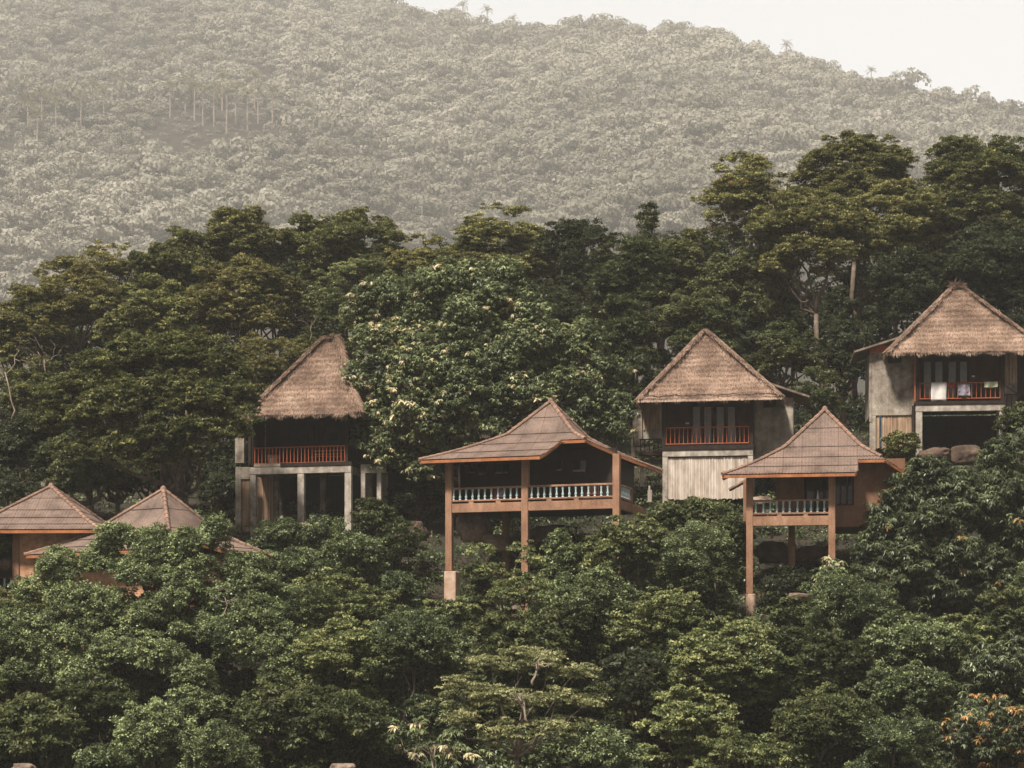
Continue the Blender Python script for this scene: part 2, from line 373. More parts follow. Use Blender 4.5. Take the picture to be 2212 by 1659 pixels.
# ------------------------------------------------------------ coconut palms standing out of the far forest
def make_palm():
    root = empty('palm_tree', (0, 0, 0))
    t = MB(); hgt = 15
    t.tube([(0,0,-2), (.2,0,hgt*.4), (.1,.1,hgt*.75), (0,0,hgt)], [.42,.32,.27,.24], 6); t.build('trunk', M['bark_pale'], root)
    r = np.random.default_rng(4); C=[]; A=[]; N=[]; Ls=[]; Ws=[]
    for k in range(18):
        az = k*2.4+r.uniform(-.3, .3); el = r.uniform(-.1, 1.35); ln = r.uniform(4.6, 6.2)
        h = np.array([math.cos(az), math.sin(az), 0]); p = np.array([0, 0, hgt]); d = h*math.cos(el)+np.array([0, 0, math.sin(el)])
        for q in range(9):
            dn = nrm(d+np.array([0, 0, -.12*q*.5])); p2 = p+dn*ln/9; side = nrm(np.cross(dn, [0, 0, 1]))
            w = 1.3*math.sin(math.pi*min(1, (q+1.2)/10))+.25
            for sgn in (-1, 1):
                for z in range(2):
                    ax = nrm(side*sgn*.8+dn*.5+np.array([0, 0, -.35])+r.normal(size=3)*.1)
                    C.append(p+(p2-p)*z*.5+ax*w*.5); A.append(ax); N.append(nrm(np.cross(ax, dn)*sgn+.01)); Ls.append(w*.8); Ws.append(.15)
            C.append((p+p2)/2); A.append(dn); N.append(np.array([0, 0, 1.])); Ls.append(ln/9*1.2); Ws.append(.16)
            p = p2; d = dn
    q = leaf_quads(np.array(C), nrm(np.array(N)), np.array(A), np.array(Ls), np.array(Ws), .02)
    quads_obj('crown', q, M['palm'], root, r.uniform(.2, .84, len(q)))
    return root
palm0 = make_palm(); pused = [False]
def copy_tree(o, parent=None):
    c = o.copy(); col.objects.link(c); c.parent = parent
    for ch in list(o.children): copy_tree(ch, c)
    return c
def place_palm(px, py, sc_, label, group=None, dY=0):
    """foot of the palm on the hillside seen at pixel px, py"""
    p = copy_tree(palm0) if pused[0] else palm0
    pused[0] = True
    h = hill_hit(px, py); p.location = (h.x, h.y+dY, h.z-1); p.scale = (sc_*1.65,)*3; p.rotation_euler = (0, 0, rnd.uniform(0, 6.28))
    for k in ('group', 'label', 'category'):
        if k in p: del p[k]
    tag(p, label, 'palm tree', group)
ORD = ('first', 'second', 'third', 'fourth', 'fifth', 'sixth', 'seventh', 'eighth', 'ninth', 'tenth', 'eleventh', 'last')
for i, (px, py, s) in enumerate(PALMS):
    place_palm(px, py, s, 'coconut palm, %s from the left in the palm row on the hazy mountainside' % ORD[sorted(p[0] for p in PALMS).index(px)], 'coconut palm grove on the mountainside')
for i, (px, py) in enumerate(((60,300), (90,285), (120,300), (150,270), (175,285), (200,262), (225,280), (80,330), (255,250))):
    place_palm(px, py, 1.0, 'pale palm, %s from the left in the palm patch left on the mountainside' % ORD[sorted((60,90,120,150,175,200,225,80,255)).index(px)], 'palm patch on the left of the mountainside')
place_palm(1000, 38, 1.0, 'tallest palm on the mountain ridge at the left end of the sky')
place_palm(1052, 55, .95, 'palm on the ridge, second from the left end of the sky')
place_palm(1108, 66, .8, 'small palm on the ridge, third from the left end of the sky')
place_palm(1699, 120, .85, 'lone palm rising from the falling ridge above the tall acacias')
place_palm(1882, 172, .75, 'small palm on the lower right part of the ridge')
place_palm(1935, 182, .75, 'small ridge palm just left of the dark ridge trees')
# ------------------------------------------------------------ near trees and shrubs
#        leafL leafW  perclump clump_r  flat  droop whorl  density  squash
STY = {
 'olive': (0.16, 0.084, 32, 0.27, 0.5, .10, 0, 1.00, 0.66, 'olive'),
 'oliveD': (0.16, 0.084, 32, 0.27, 0.55, .10, 0, 1.00, 0.7, 'olive_dark'),
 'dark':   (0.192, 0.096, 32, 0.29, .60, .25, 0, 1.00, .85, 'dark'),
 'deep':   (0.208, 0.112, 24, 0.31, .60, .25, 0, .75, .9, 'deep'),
 'flower': (0.266, 0.0851, 32, 0.29, .75, .75, 8, 1.00, .9, 'flower'),
 'bush':   (0.136, 0.076, 32, 0.24, .85, .15, 0, 1.10, .95, 'bush'),
 'fresh': (0.16, 0.088, 32, 0.26, 0.5, .20, 0, 1.00, 0.58, 'fresh'),
 'pale': (0.152, 0.068, 32, 0.26, 0.4, .05, 0, .95, 0.5, 'pale'),
 'mango':  (0.281, 0.074, 32, 0.30, .75, .70, 8, 1.00, .9, 'mango'),
 'acacia': (0.152, 0.08, 32, 0.31, .40, .05, 0, 1.25, .62, 'acacia'),
}
def foliage(lobes, style, seed, young=0.0, young_w=None, dens=1.0):
    Lf, Wf, per, rc, flat, droop, whorl, dn, sq, mk = STY[style]; r = np.random.default_rng(seed)
    lsz = r.uniform(.85, 1.2); Lf *= lsz; Wf *= lsz*r.uniform(.85, 1.1)
    CC = []; RR = []; DD = []
    fine = []
    for (c, q) in lobes:         # break every big lobe into knots with gaps between
        q = np.array(q if hasattr(q, '__len__') else (q, q, q*sq)); c = np.array(c)
        if q[0] < .8: fine.append((c, q)); continue
        k = int(7+q[0]*2.2); d = nrm(r.normal(size=(k*4, 3))); d = d[(d[:, 2] > -.55) & (d[:, 1] < .4)][:k]
        for dd in d: fine.append((c+dd*q*r.uniform(.5, .85), q*r.uniform(.30, .52)))
        fine.append((c, q*.62))
    lobes = fine
    for (c, q) in lobes:
        q = np.array(q if hasattr(q, '__len__') else (q, q, q*sq)); area = 4*math.pi*(q[0]*q[2])*.9
        n = max(5, int(area*dn*dens/(math.pi*rc*rc)*1.5))
        d = nrm(r.normal(size=(n*3, 3))); keep = (d[:, 2] > -.45-.2*r.random(n*3)) & ((d[:, 1] < .25) | (r.random(n*3) < .3)); d = d[keep][:n]
        lump = 1+.16*np.sin(d[:, 0]*5+seed)+.12*np.sin(d[:, 2]*7+seed*2+d[:, 0]*3)
        CC.append(np.array(c)+d*q*(lump*r.uniform(.72, 1.06, len(d)))[:, None]); DD.append(d)
        RR.append(rc*r.uniform(.6, 1.35, len(d)))
    CC = np.concatenate(CC); DD = np.concatenate(DD); RR = np.concatenate(RR); n = len(CC)
    ct = np.clip(r.normal(.42+r.uniform(-.13, .13), .20, n), .02, .84)
    if young:
        yw = r.random(n) < young*(1 if young_w is None else np.array([young_w(c) for c in CC]))
    else: yw = np.zeros(n, bool)
    idx = np.repeat(np.arange(n), per); m = len(idx); d = nrm(r.normal(size=(m, 3)))
    d[:, 2] = np.where(d[:, 2] < -.3, -d[:, 2], d[:, 2])
    if whorl:
        g = m//whorl; sub = nrm(r.normal(size=(g, 3))); sub[:, 2] = np.where(sub[:, 2] < -.2, -sub[:, 2], sub[:, 2])
        sub *= r.uniform(.5, 1, (g, 1))**.5; m = g*whorl; idx = idx[:m]; sid = np.repeat(np.arange(g), whorl)
        base = CC[idx]+sub[sid]*RR[idx][:, None]*np.array([1, 1, flat])
        az = np.tile(np.arange(whorl)*2*math.pi/whorl, g)+r.uniform(0, 6.28, g)[sid]; el = -droop+r.normal(0, .35, m)
        A = np.stack([np.cos(az)*np.cos(el), np.sin(az)*np.cos(el), np.sin(el)], 1)
        Ls = Lf*r.uniform(.6, 1.15, m); Ws = Wf*r.uniform(.75, 1.2, m)
        C = base+A*Ls[:, None]*.5; N = nrm(np.array([0, 0, 1.])+A*.2+r.normal(size=(m, 3))*.25+DD[idx]*.35)
        yl = (yw[idx] & (r.random(g)[sid] < .85)); Ls = np.where(yl, Ls*1.35, Ls); Ws = np.where(yl, Ws*1.5, Ws); C = base+A*Ls[:, None]*.5+DD[idx]*np.where(yl, .12, 0)[:, None]; tw = r.normal(0, .07, g)[sid]
    else:
        rad = r.random(m)**.4
        C = CC[idx]+d*(RR[idx]*rad)[:, None]*np.array([1, 1, flat])
        A = nrm(d*.8+r.normal(size=(m, 3))*.7+np.array([0, 0, -droop*1.5]))
        N = nrm(d*.55+np.array([0, 0, .75])+r.normal(size=(m, 3))*.48+DD[idx]*.2)
        Ls = Lf*r.uniform(.6, 1.25, m); Ws = Wf*r.uniform(.7, 1.25, m); yl = yw[idx] & (r.random(m) < .5); tw = 0
    tint = np.clip(ct[idx]+r.normal(0, .09, m)+tw, 0, .84)
    tint = np.where(yl, r.uniform(.9, 1, m), tint)
    return leaf_quads(C, N, A, Ls, Ws, .16), tint, M[mk]

NLEAF = [0]
def limb(mb, a, b, r0, r1, r, wob=.10, n=4, sides=5):
    a = np.array(a); b = np.array(b); ln = np.linalg.norm(b-a); pts = []
    for i in range(n+1):
        t = i/n; p = a+(b-a)*t+r.normal(size=3)*ln*wob*math.sin(math.pi*t)*.6; p[2] += -ln*.06*math.sin(math.pi*t)
        pts.append(tuple(p))
    mb.tube(pts, [r0+(r1-r0)*i/n for i in range(n+1)], sides); return pts

def plant(kind, label, lobes, style, seed, Y, foot=None, group=None, young=0, young_w=None, dens=1.0, bark='bark', tr=.22, cat=None, stems=1, gz=None):
    """lobes: [(px, py, r_px, dY)]; foot (px, dY) where the stem meets the ground"""
    r = np.random.default_rng(seed+999); wl = []
    for lb in lobes:
        px, py, rp, dY = lb[:4]; p = P(px, py, Y+dY); wl.append(((p.x, p.y, p.z), rp/F*(Y+dY)))
    cx = sum(c[0]*q for c, q in wl)/sum(q for c, q in wl); lowz = min(c[2] for c, q in wl)
    fx = (foot[0]-CX)/F*(Y+foot[1]) if foot else cx; fy = Y+(foot[1] if foot else .5)
    fz = gz if gz is not None else ground_z(fx, fy)-.3
    root = empty(kind, (fx, fy, fz)); off = np.array([fx, fy, fz])
    V, tint, mat = foliage([(np.array(c)-off, q) for c, q in wl], style, seed, young, (lambda c: young_w(c+off)) if young_w else None, dens)
    NLEAF[0] += len(V)
    quads_obj('foliage' if kind in ('shrub', 'bush') else 'crown', V, mat, root, tint)
    tk = MB(); H = max(.8, (lowz-fz)*.75); cz = [np.array(c)-off for c, q in wl]
    mid = np.array([(cx-fx)*.5, 0, H]); limb(tk, (0, 0, -.3), tuple(mid), tr, tr*.7, r, .05, 4, 7)
    order = sorted(range(len(cz)), key=lambda i: -wl[i][1])[:12]
    for i in order: limb(tk, tuple(mid), tuple(cz[i]), tr*.5, tr*.12, r, .12, 5, 5)
    tk.build('stems' if kind in ('shrub', 'bush') else 'trunk', M[bark], root, smooth=True)
    tag(root, label, cat or kind.replace('_', ' '), group); return root

def auto(cx, cy, rx, ry, seed, n=None, dep=1.0, rr=.42):
    """lobes spread over the front and top of an ellipse seen at cx, cy"""
    r = random.Random(seed); n = n or max(7, int(9*(rx*ry/12000)**.5*1.25)); out = []
    k = 0; gold = 2.39996; s = (rx+ry)/2
    N_ = int(n*3.8)
    for i in range(N_):
        z = 1-2*(i+.5)/N_; a = i*gold+r.uniform(-.3, .3); q = math.sqrt(1-z*z); x, y = q*math.cos(a), q*math.sin(a)
        if y > .4 or z < -.8: continue
        f = r.uniform(.45, .86); e = s*rr*r.uniform(.28, 1.15)*(1.15-.35*f)
        out.append((cx+x*rx*f, cy-z*ry*f*.95, e, y*s/F*135*dep*.62))
    for _ in range(5+int(s/25)):      # loose sprays standing out of the outline
        a = r.uniform(-.2, 3.3); f = r.uniform(.86, 1.03); out.append((cx+rx*f*math.cos(a), cy-ry*f*math.sin(a)*.95, s*r.uniform(.08, .16), r.uniform(-.4, .6)))
    out.append((cx, cy+ry*.1, s*rr*1.2, 0))
    return out

def T(kind, label, cx, cy, rx, ry, Y, style, seed, **k):
    n = k.pop('n', None); rr = k.pop('rr', .42); dep = k.pop('dep', 1.0)
    if (k.get('group') or '').strip() == G2:      # stand the plant where the slope passes just under its crown
        for Yt in np.arange(85, 113, .25):
            if ground_z((cx-CX)/F*Yt, Yt) >= (YH-(cy+ry*.9))/F*Yt-.5: break
        Y = float(min(max(Yt, Y-6), Y+.5))
    lob = auto(cx, cy, rx, ry, seed, n, dep, rr)
    if (k.get('group') or '').strip() == G2:      # foliage reaches down to the soil
        gp = YH-ground_z((cx-CX)/F*Y, Y)/Y*F; y = cy+ry*.75; r = random.Random(seed)
        while y < min(gp-8, 1700):
            e = rx*.42
            for q in (-.62, 0, .62): lob.append((cx+rx*q+r.uniform(-.15, .15)*rx, y+r.uniform(-.2, .4)*e, e*r.uniform(.75, 1.05), r.uniform(-.3, .5)))
            y += e*1.05
    return plant(kind, label, lob, style, seed, Y, **k)
G2 = 'bushes and small trees on the lower slope'
G1 = 'trees on the slope behind the huts'
# --- skyline and back row, left to right
T('broadleaf_tree', 'olive tree at the far left edge under the pale mountain', 40, 725, 100, 105, 141, 'olive', 1, group=G1)
T('broadleaf_tree', 'rust tinged olive tree whose crown climbs the left skyline', 150, 655, 110, 105, 143, 'olive', 2, young=.35, group=G1)
T('broadleaf_tree', 'small yellowish crown poking up at the left of the skyline', 232, 575, 62, 62, 147, 'olive', 3, group=G1, young=.2)
T('broadleaf_tree', 'wide olive crown on the skyline, right of the small yellowish one', 385, 590, 125, 95, 147, 'oliveD', 4, group=G1)
T('broadleaf_tree', 'highest olive crown on the left skyline, layered with a ragged peak', 525, 545, 112, 100, 147, 'acacia', 5, group=G1)
T('broadleaf_tree', 'dense rounded brownish green crown on the skyline above the first hut', 740, 545, 135, 95, 147, 'oliveD', 6, group=G1, young=.1)
T('broadleaf_tree', 'olive crown low on the skyline above the flowering tree', 905, 590, 90, 82, 145, 'olive', 8, group=G1)
T('broadleaf_tree', 'yellow topped domed crown on the skyline at the photo centre', 1072, 555, 130, 115, 148, 'acacia', 9, group=G1)
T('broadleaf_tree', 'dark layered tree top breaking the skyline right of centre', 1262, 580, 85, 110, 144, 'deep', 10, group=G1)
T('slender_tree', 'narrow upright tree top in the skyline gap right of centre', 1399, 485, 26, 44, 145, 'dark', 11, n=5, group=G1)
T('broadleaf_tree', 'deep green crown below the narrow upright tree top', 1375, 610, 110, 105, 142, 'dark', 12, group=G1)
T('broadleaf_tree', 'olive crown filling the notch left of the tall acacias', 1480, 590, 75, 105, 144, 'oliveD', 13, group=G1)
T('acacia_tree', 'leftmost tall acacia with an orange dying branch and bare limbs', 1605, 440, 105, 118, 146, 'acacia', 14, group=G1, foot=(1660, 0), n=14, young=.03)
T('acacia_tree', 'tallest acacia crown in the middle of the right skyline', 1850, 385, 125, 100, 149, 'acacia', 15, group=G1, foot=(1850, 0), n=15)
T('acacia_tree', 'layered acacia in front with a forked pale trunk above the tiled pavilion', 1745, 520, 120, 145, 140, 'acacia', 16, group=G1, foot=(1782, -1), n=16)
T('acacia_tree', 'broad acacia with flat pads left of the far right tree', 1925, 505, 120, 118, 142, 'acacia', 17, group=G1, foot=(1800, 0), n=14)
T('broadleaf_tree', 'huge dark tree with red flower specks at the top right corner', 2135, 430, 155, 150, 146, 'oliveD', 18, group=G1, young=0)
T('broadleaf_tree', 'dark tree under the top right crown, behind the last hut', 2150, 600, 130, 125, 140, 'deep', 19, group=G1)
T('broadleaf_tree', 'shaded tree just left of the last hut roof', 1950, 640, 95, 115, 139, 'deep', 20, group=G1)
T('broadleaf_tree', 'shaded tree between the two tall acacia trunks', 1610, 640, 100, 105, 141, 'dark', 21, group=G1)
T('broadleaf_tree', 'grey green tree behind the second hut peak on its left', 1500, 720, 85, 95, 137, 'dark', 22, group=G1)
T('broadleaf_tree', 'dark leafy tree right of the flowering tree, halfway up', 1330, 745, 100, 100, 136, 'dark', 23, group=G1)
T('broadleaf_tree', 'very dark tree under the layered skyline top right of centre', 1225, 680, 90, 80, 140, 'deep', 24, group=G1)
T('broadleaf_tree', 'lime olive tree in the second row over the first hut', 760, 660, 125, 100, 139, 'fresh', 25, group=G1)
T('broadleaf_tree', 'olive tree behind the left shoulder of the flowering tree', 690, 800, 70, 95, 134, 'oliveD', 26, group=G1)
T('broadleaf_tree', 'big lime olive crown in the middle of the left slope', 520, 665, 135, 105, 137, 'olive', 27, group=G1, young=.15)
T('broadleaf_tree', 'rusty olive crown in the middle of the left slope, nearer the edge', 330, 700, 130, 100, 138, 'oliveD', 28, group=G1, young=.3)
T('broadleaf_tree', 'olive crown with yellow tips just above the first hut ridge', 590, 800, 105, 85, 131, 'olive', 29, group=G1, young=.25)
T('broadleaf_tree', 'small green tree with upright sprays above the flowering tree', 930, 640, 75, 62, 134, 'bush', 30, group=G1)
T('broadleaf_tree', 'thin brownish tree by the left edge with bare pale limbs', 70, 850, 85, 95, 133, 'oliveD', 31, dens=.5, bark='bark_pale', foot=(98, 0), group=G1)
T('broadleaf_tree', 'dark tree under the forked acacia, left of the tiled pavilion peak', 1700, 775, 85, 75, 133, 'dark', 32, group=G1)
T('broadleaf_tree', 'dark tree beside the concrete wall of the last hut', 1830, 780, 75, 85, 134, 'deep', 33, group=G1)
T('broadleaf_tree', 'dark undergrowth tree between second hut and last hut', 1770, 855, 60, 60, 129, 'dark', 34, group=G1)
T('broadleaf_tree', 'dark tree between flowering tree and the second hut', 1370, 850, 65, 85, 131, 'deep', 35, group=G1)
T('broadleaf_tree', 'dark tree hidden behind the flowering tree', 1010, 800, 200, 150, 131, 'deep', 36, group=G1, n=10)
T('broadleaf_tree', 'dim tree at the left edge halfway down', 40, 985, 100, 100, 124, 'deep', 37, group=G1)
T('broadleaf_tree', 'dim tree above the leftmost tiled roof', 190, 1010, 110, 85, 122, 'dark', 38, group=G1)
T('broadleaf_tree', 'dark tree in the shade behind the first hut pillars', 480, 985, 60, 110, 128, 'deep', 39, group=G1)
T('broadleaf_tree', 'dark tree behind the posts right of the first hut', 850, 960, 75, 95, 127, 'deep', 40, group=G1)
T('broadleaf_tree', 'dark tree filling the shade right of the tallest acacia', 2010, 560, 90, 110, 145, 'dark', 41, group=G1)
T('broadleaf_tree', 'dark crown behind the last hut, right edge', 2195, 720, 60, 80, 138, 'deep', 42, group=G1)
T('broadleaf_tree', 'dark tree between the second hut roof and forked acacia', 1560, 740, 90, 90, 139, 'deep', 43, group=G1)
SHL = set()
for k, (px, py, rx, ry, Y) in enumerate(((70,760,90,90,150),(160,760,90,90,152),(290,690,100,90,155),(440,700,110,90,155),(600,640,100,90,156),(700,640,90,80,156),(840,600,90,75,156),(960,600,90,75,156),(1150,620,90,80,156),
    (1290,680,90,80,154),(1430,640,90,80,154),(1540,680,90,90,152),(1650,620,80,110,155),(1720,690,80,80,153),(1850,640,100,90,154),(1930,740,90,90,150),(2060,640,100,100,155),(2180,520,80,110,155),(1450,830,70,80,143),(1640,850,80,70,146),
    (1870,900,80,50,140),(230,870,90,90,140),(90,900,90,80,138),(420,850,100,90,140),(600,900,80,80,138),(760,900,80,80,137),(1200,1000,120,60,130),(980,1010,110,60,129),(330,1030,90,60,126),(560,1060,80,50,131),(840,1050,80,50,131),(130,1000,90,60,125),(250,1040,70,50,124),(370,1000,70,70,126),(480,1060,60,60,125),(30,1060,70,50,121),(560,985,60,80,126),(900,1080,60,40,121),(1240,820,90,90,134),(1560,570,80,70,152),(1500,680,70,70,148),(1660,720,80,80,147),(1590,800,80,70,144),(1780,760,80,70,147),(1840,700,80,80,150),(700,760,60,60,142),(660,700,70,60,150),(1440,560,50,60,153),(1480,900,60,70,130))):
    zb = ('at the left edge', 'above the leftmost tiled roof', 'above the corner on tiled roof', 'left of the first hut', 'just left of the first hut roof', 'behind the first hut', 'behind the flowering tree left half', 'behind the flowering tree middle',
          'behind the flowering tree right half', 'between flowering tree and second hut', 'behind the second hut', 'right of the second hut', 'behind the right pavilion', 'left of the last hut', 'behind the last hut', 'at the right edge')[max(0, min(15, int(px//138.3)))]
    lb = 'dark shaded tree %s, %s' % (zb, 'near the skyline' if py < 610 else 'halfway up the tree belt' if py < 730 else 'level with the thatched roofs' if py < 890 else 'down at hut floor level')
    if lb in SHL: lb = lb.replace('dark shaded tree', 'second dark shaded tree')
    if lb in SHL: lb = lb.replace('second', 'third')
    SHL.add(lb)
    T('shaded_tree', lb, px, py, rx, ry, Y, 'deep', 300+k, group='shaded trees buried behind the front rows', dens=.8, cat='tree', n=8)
# --- the belt and the lower slope carry on past both sides of the frame
for k, (px, py, rx, ry, Y, stl) in enumerate(((-95,760,110,120,141,'olive'),(-120,950,110,110,130,'oliveD'),(-260,820,130,140,138,'dark'),(-280,1010,120,110,126,'deep'),(-430,900,140,150,136,'olive'),
    (2330,420,150,150,147,'oliveD'),(2350,620,140,140,141,'deep'),(2340,800,110,110,133,'dark'),(2480,520,150,160,146,'acacia'),(2500,760,140,140,136,'deep'),(2360,960,110,100,122,'dark'),(2490,960,110,110,123,'bush'),(2620,640,150,170,142,'oliveD'))):
    T('broadleaf_tree', '%s tree standing just outside the %s photo edge' % ({'olive':'olive','oliveD':'dull olive','dark':'dark','deep':'very dark','acacia':'layered','bush':'green'}[stl], 'left' if px < 0 else 'right'), px, py, rx, ry, Y, stl, 700+k, group='trees beyond the frame', n=8, dens=.8)
for k, (px, py, Y) in enumerate(((-80,1180,108),(-90,1330,103),(-100,1480,97),(-95,1610,92),(-240,1250,106),(-250,1450,99),(-240,1600,92),(-400,1350,103),(2300,1120,110),(2310,1260,105),(2300,1400,100),(2310,1540,95),(2450,1150,110),(2450,1330,104),(2450,1500,97),(2600,1250,107),(2600,1450,99))):
    T('shrub', 'shrub growing just outside the %s photo edge' % ('left' if px < 0 else 'right'), px, py, 105, 80, Y, ('bush', 'dark', 'fresh')[k % 3], 740+k, group='shrubs beyond the frame', n=6, dens=.8)
# --- big spreading tree in front of the first hut's left side
plant('spreading_tree', 'big spreading tree with twisted trunk covering the left eave of the first hut',
      [(530,850,32,-3),(535,905,30,-3.5),(520,940,35,-3),(330,780,85,0),(430,770,75,-1),(250,810,80,0),(180,850,75,-1),(150,910,65,-1.5),(490,815,62,-1),(500,860,52,-2),(480,880,70,-2),(400,860,85,-2.5),(310,880,85,-2),
       (230,900,80,-2),(350,950,75,-3),(440,945,65,-3),(490,930,45,-2.5),(270,960,65,-2.5),(200,960,55,-2),(380,820,80,0),(130,860,55,0),(400,985,48,-3),(330,1000,45,-3)],
      'oliveD', 51, 117, foot=(425, 2.5), tr=.32, young=0, dens=1.0)
# --- flowering tree in the middle
FL = [(820,665,70,0),(795,740,52,0),(790,830,55,-1),(850,760,75,-1),(905,700,70,0),(960,640,72,0),(1050,630,80,0),(1120,680,75,0),(1010,710,80,-1),(930,790,80,-2),(870,850,75,-2),(830,920,62,-2),
      (900,930,75,-2.5),(960,880,75,-2.5),(1030,820,80,-2),(1090,770,75,-1.5),(1170,770,75,-1),(1240,740,65,0),(1290,820,58,0),(1300,890,58,-.5),(1220,850,75,-1.5),(1140,870,75,-2),(1060,920,70,-2.5),
      (980,960,65,-2.5),(1150,940,55,-2),(1250,920,62,-1.5),(1310,940,42,-1),(850,1000,48,-2),(820,965,45,-2),(900,1010,55,-2),(790,700,32,0),(1090,860,60,-2.5),(760,890,28,-2)]
fw = lambda c: 1.0 if ((c[0]/c[1]*F+CX) < 960 and (YH-c[2]/c[1]*F) > 640) else .28
plant('flowering_tree', 'large dark green tree dotted with cream young leaf clusters, in the middle of the photo', FL, 'flower', 54, 122, foot=(1010, 1), tr=.4, young=.06, young_w=fw)
G2 = 'bushes and small trees on the lower slope'
# --- lower slope, left
plant('bush', 'big dense bush standing before the two left tiled roofs',
      [(255,1170,48,0),(225,1215,50,0),(330,1190,55,0),(385,1205,55,0),(440,1170,48,0),(475,1150,35,0),(300,1240,65,-.5),(120,1235,52,0),(85,1280,48,0),(160,1290,60,-.5),(420,1260,60,-.5),(370,1290,60,-1),
       (505,1230,35,0),(520,1270,50,0),(560,1215,28,0),(570,1270,45,0),(480,1310,55,-.5),(230,1310,60,-1),(330,1340,55,-1.5),(150,1370,70,-1.5),(60,1380,70,-1.5),(90,1450,75,-2),(420,1370,50,-1.5),(550,1350,60,-1),(600,1310,42,0),
       (600,1400,55,-1.5),(500,1400,60,-2),(250,1400,65,-2),(180,1460,60,-2.5),(350,1430,60,-3),(620,1450,50,-2),(420,1470,55,-3),(430,1520,55,-3.5)],
      'bush', 61, 101, foot=(330, 1), tr=.3, young=0, group=G2)
T('bush', 'low bush below the woven ball veranda at the left edge', 15, 1310, 55, 55, 104, 'pale', 62, group=G2)
T('bush', 'small bush under the leftmost veranda post', 100, 1330, 65, 45, 103, 'fresh', 63, group=G2)
T('bush', 'rounded bright bush at the bottom left quarter, left of the pair', 330, 1590, 85, 75, 92, 'bush', 64, group=G2)
T('bush', 'rounded bright bush at the bottom, right of the pair', 470, 1620, 80, 60, 91, 'bush', 65, group=G2)
T('bush', 'dark bush in the bottom left corner', 70, 1590, 110, 90, 93, 'dark', 66, group=G2)
T('bush', 'dark bush above the bottom left corner', 200, 1530, 90, 70, 95, 'dark', 67, group=G2)
T('bush', 'shaded bush between the bright pair and the centre', 590, 1540, 85, 80, 95, 'dark', 68, group=G2)
T('bush', 'small bright tuft peeping in at the very bottom left', 225, 1645, 55, 30, 89, 'bush', 69, group=G2)
# slope under the first hut
T('shrub', 'leafy shrub just right of the first hut pillars', 805, 1120, 42, 48, 112, 'dark', 70, group=G2)
T('shrub', 'shrub at the foot of the first hut middle pillar', 700, 1150, 50, 30, 112, 'bush', 71, group=G2)
T('shrub', 'shrub at the foot of the bamboo wall of the first hut', 600, 1160, 55, 35, 111, 'bush', 72, group=G2)
T('shrub', 'shrub right of the tiled roof tip below the first hut', 640, 1225, 60, 42, 108, 'bush', 73, group=G2)
T('shrub', 'shrub in the middle of the slope between first hut and pavilion', 770, 1195, 70, 45, 109, 'bush', 74, group=G2)
T('shrub', 'dark shrub left of the pavilion front post', 862, 1180, 55, 55, 110, 'dark', 75, group=G2)
T('shrub', 'shrub left of the brick pier under the pavilion', 860, 1272, 45, 36, 107, 'bush', 76, group=G2)
T('shrub', 'shrub with pale leaves on the slope below the first hut', 720, 1275, 75, 50, 105, 'fresh', 77, group=G2)
T('shrub', 'low shrub by the reddish twigs under the pavilion pier', 800, 1315, 80, 45, 103, 'fresh', 78, group=G2, young=0)
T('shrub', 'shrub directly below the pavilion brick pier', 968, 1330, 60, 44, 103, 'fresh', 79, group=G2)
T('shrub', 'shrub tucked between the big left bush and the slope', 650, 1330, 60, 60, 103, 'bush', 80, group=G2)
# centre
plant('shrub', 'feathery sapling rising in front of the pavilion middle post', [(1040,1190,28,0),(1130,1185,26,0),(1150,1215,30,0),(1068,1228,26,0),(1160,1260,35,0)], 'fresh', 81, 105, group=G2)
plant('shrub', 'upright sapling right of the pavilion middle post', [(1205,1175,28,0),(1215,1205,32,0),(1200,1240,38,0),(1225,1265,35,0)], 'bush', 82, 105.5, group=G2)
T('small_tree', 'pale leaved small tree right of the brick pier under the pavilion', 1120, 1290, 80, 55, 103, 'fresh', 83, group=G2)
T('small_tree', 'small tree under the right end of the pavilion', 1365, 1185, 95, 68, 105.5, 'fresh', 84, group=G2)
T('small_tree', 'small tree below the bamboo wall of the second hut', 1495, 1195, 90, 68, 105.5, 'bush', 85, group=G2)
T('small_tree', 'pale small tree standing right before the pavilion right hand post', 1290, 1225, 65, 58, 105, 'fresh', 121, group=G2)
T('shrub', 'hazy shrub hugging the bamboo wall of the second hut', 1500, 1115, 90, 32, 112, 'dark', 86, group=G2)
T('shrub', 'shrub beside the left post of the tiled pavilion on the right', 1570, 1160, 50, 50, 110, 'dark', 87, group=G2)
T('shrub', 'shrub left of the round brick pier of the right pavilion', 1528, 1265, 50, 60, 105, 'dark', 88, group=G2)
T('small_tree', 'small tree in the middle of the photo lower half', 1270, 1300, 100, 62, 101, 'bush', 89, group=G2)
T('small_tree', 'mid green small tree below the right pavilion pier, to its left', 1430, 1335, 100, 65, 100, 'fresh', 90, group=G2)
T('small_tree', 'small tree low in the centre left, over bare twigs', 760, 1430, 130, 90, 98, 'fresh', 91, group=G2)
T('small_tree', 'small tree left of the pale feathery tree', 900, 1400, 95, 75, 97, 'bush', 92, group=G2)
T('small_tree', 'dark small tree over the pale feathery tree', 1120, 1385, 110, 60, 98, 'dark', 93, group=G2)
plant('feathery_tree', 'pale feathery tree with bare light branches at bottom centre',
      [(1060,1440,55,0),(1120,1430,60,0),(1180,1440,62,0),(1240,1455,50,0),(1000,1490,55,-1),(1060,1510,65,-1),(1130,1520,60,-1),(1200,1510,60,-1),(1270,1520,42,-.5),(1000,1560,55,-1.5),(1090,1580,60,-1.5),(1180,1580,60,-1.5),(950,1520,35,-1),(1240,1570,42,-1)],
      'pale', 94, 92, foot=(1110, 1), bark='bark_pale', tr=.16, dens=.8, group=G2)
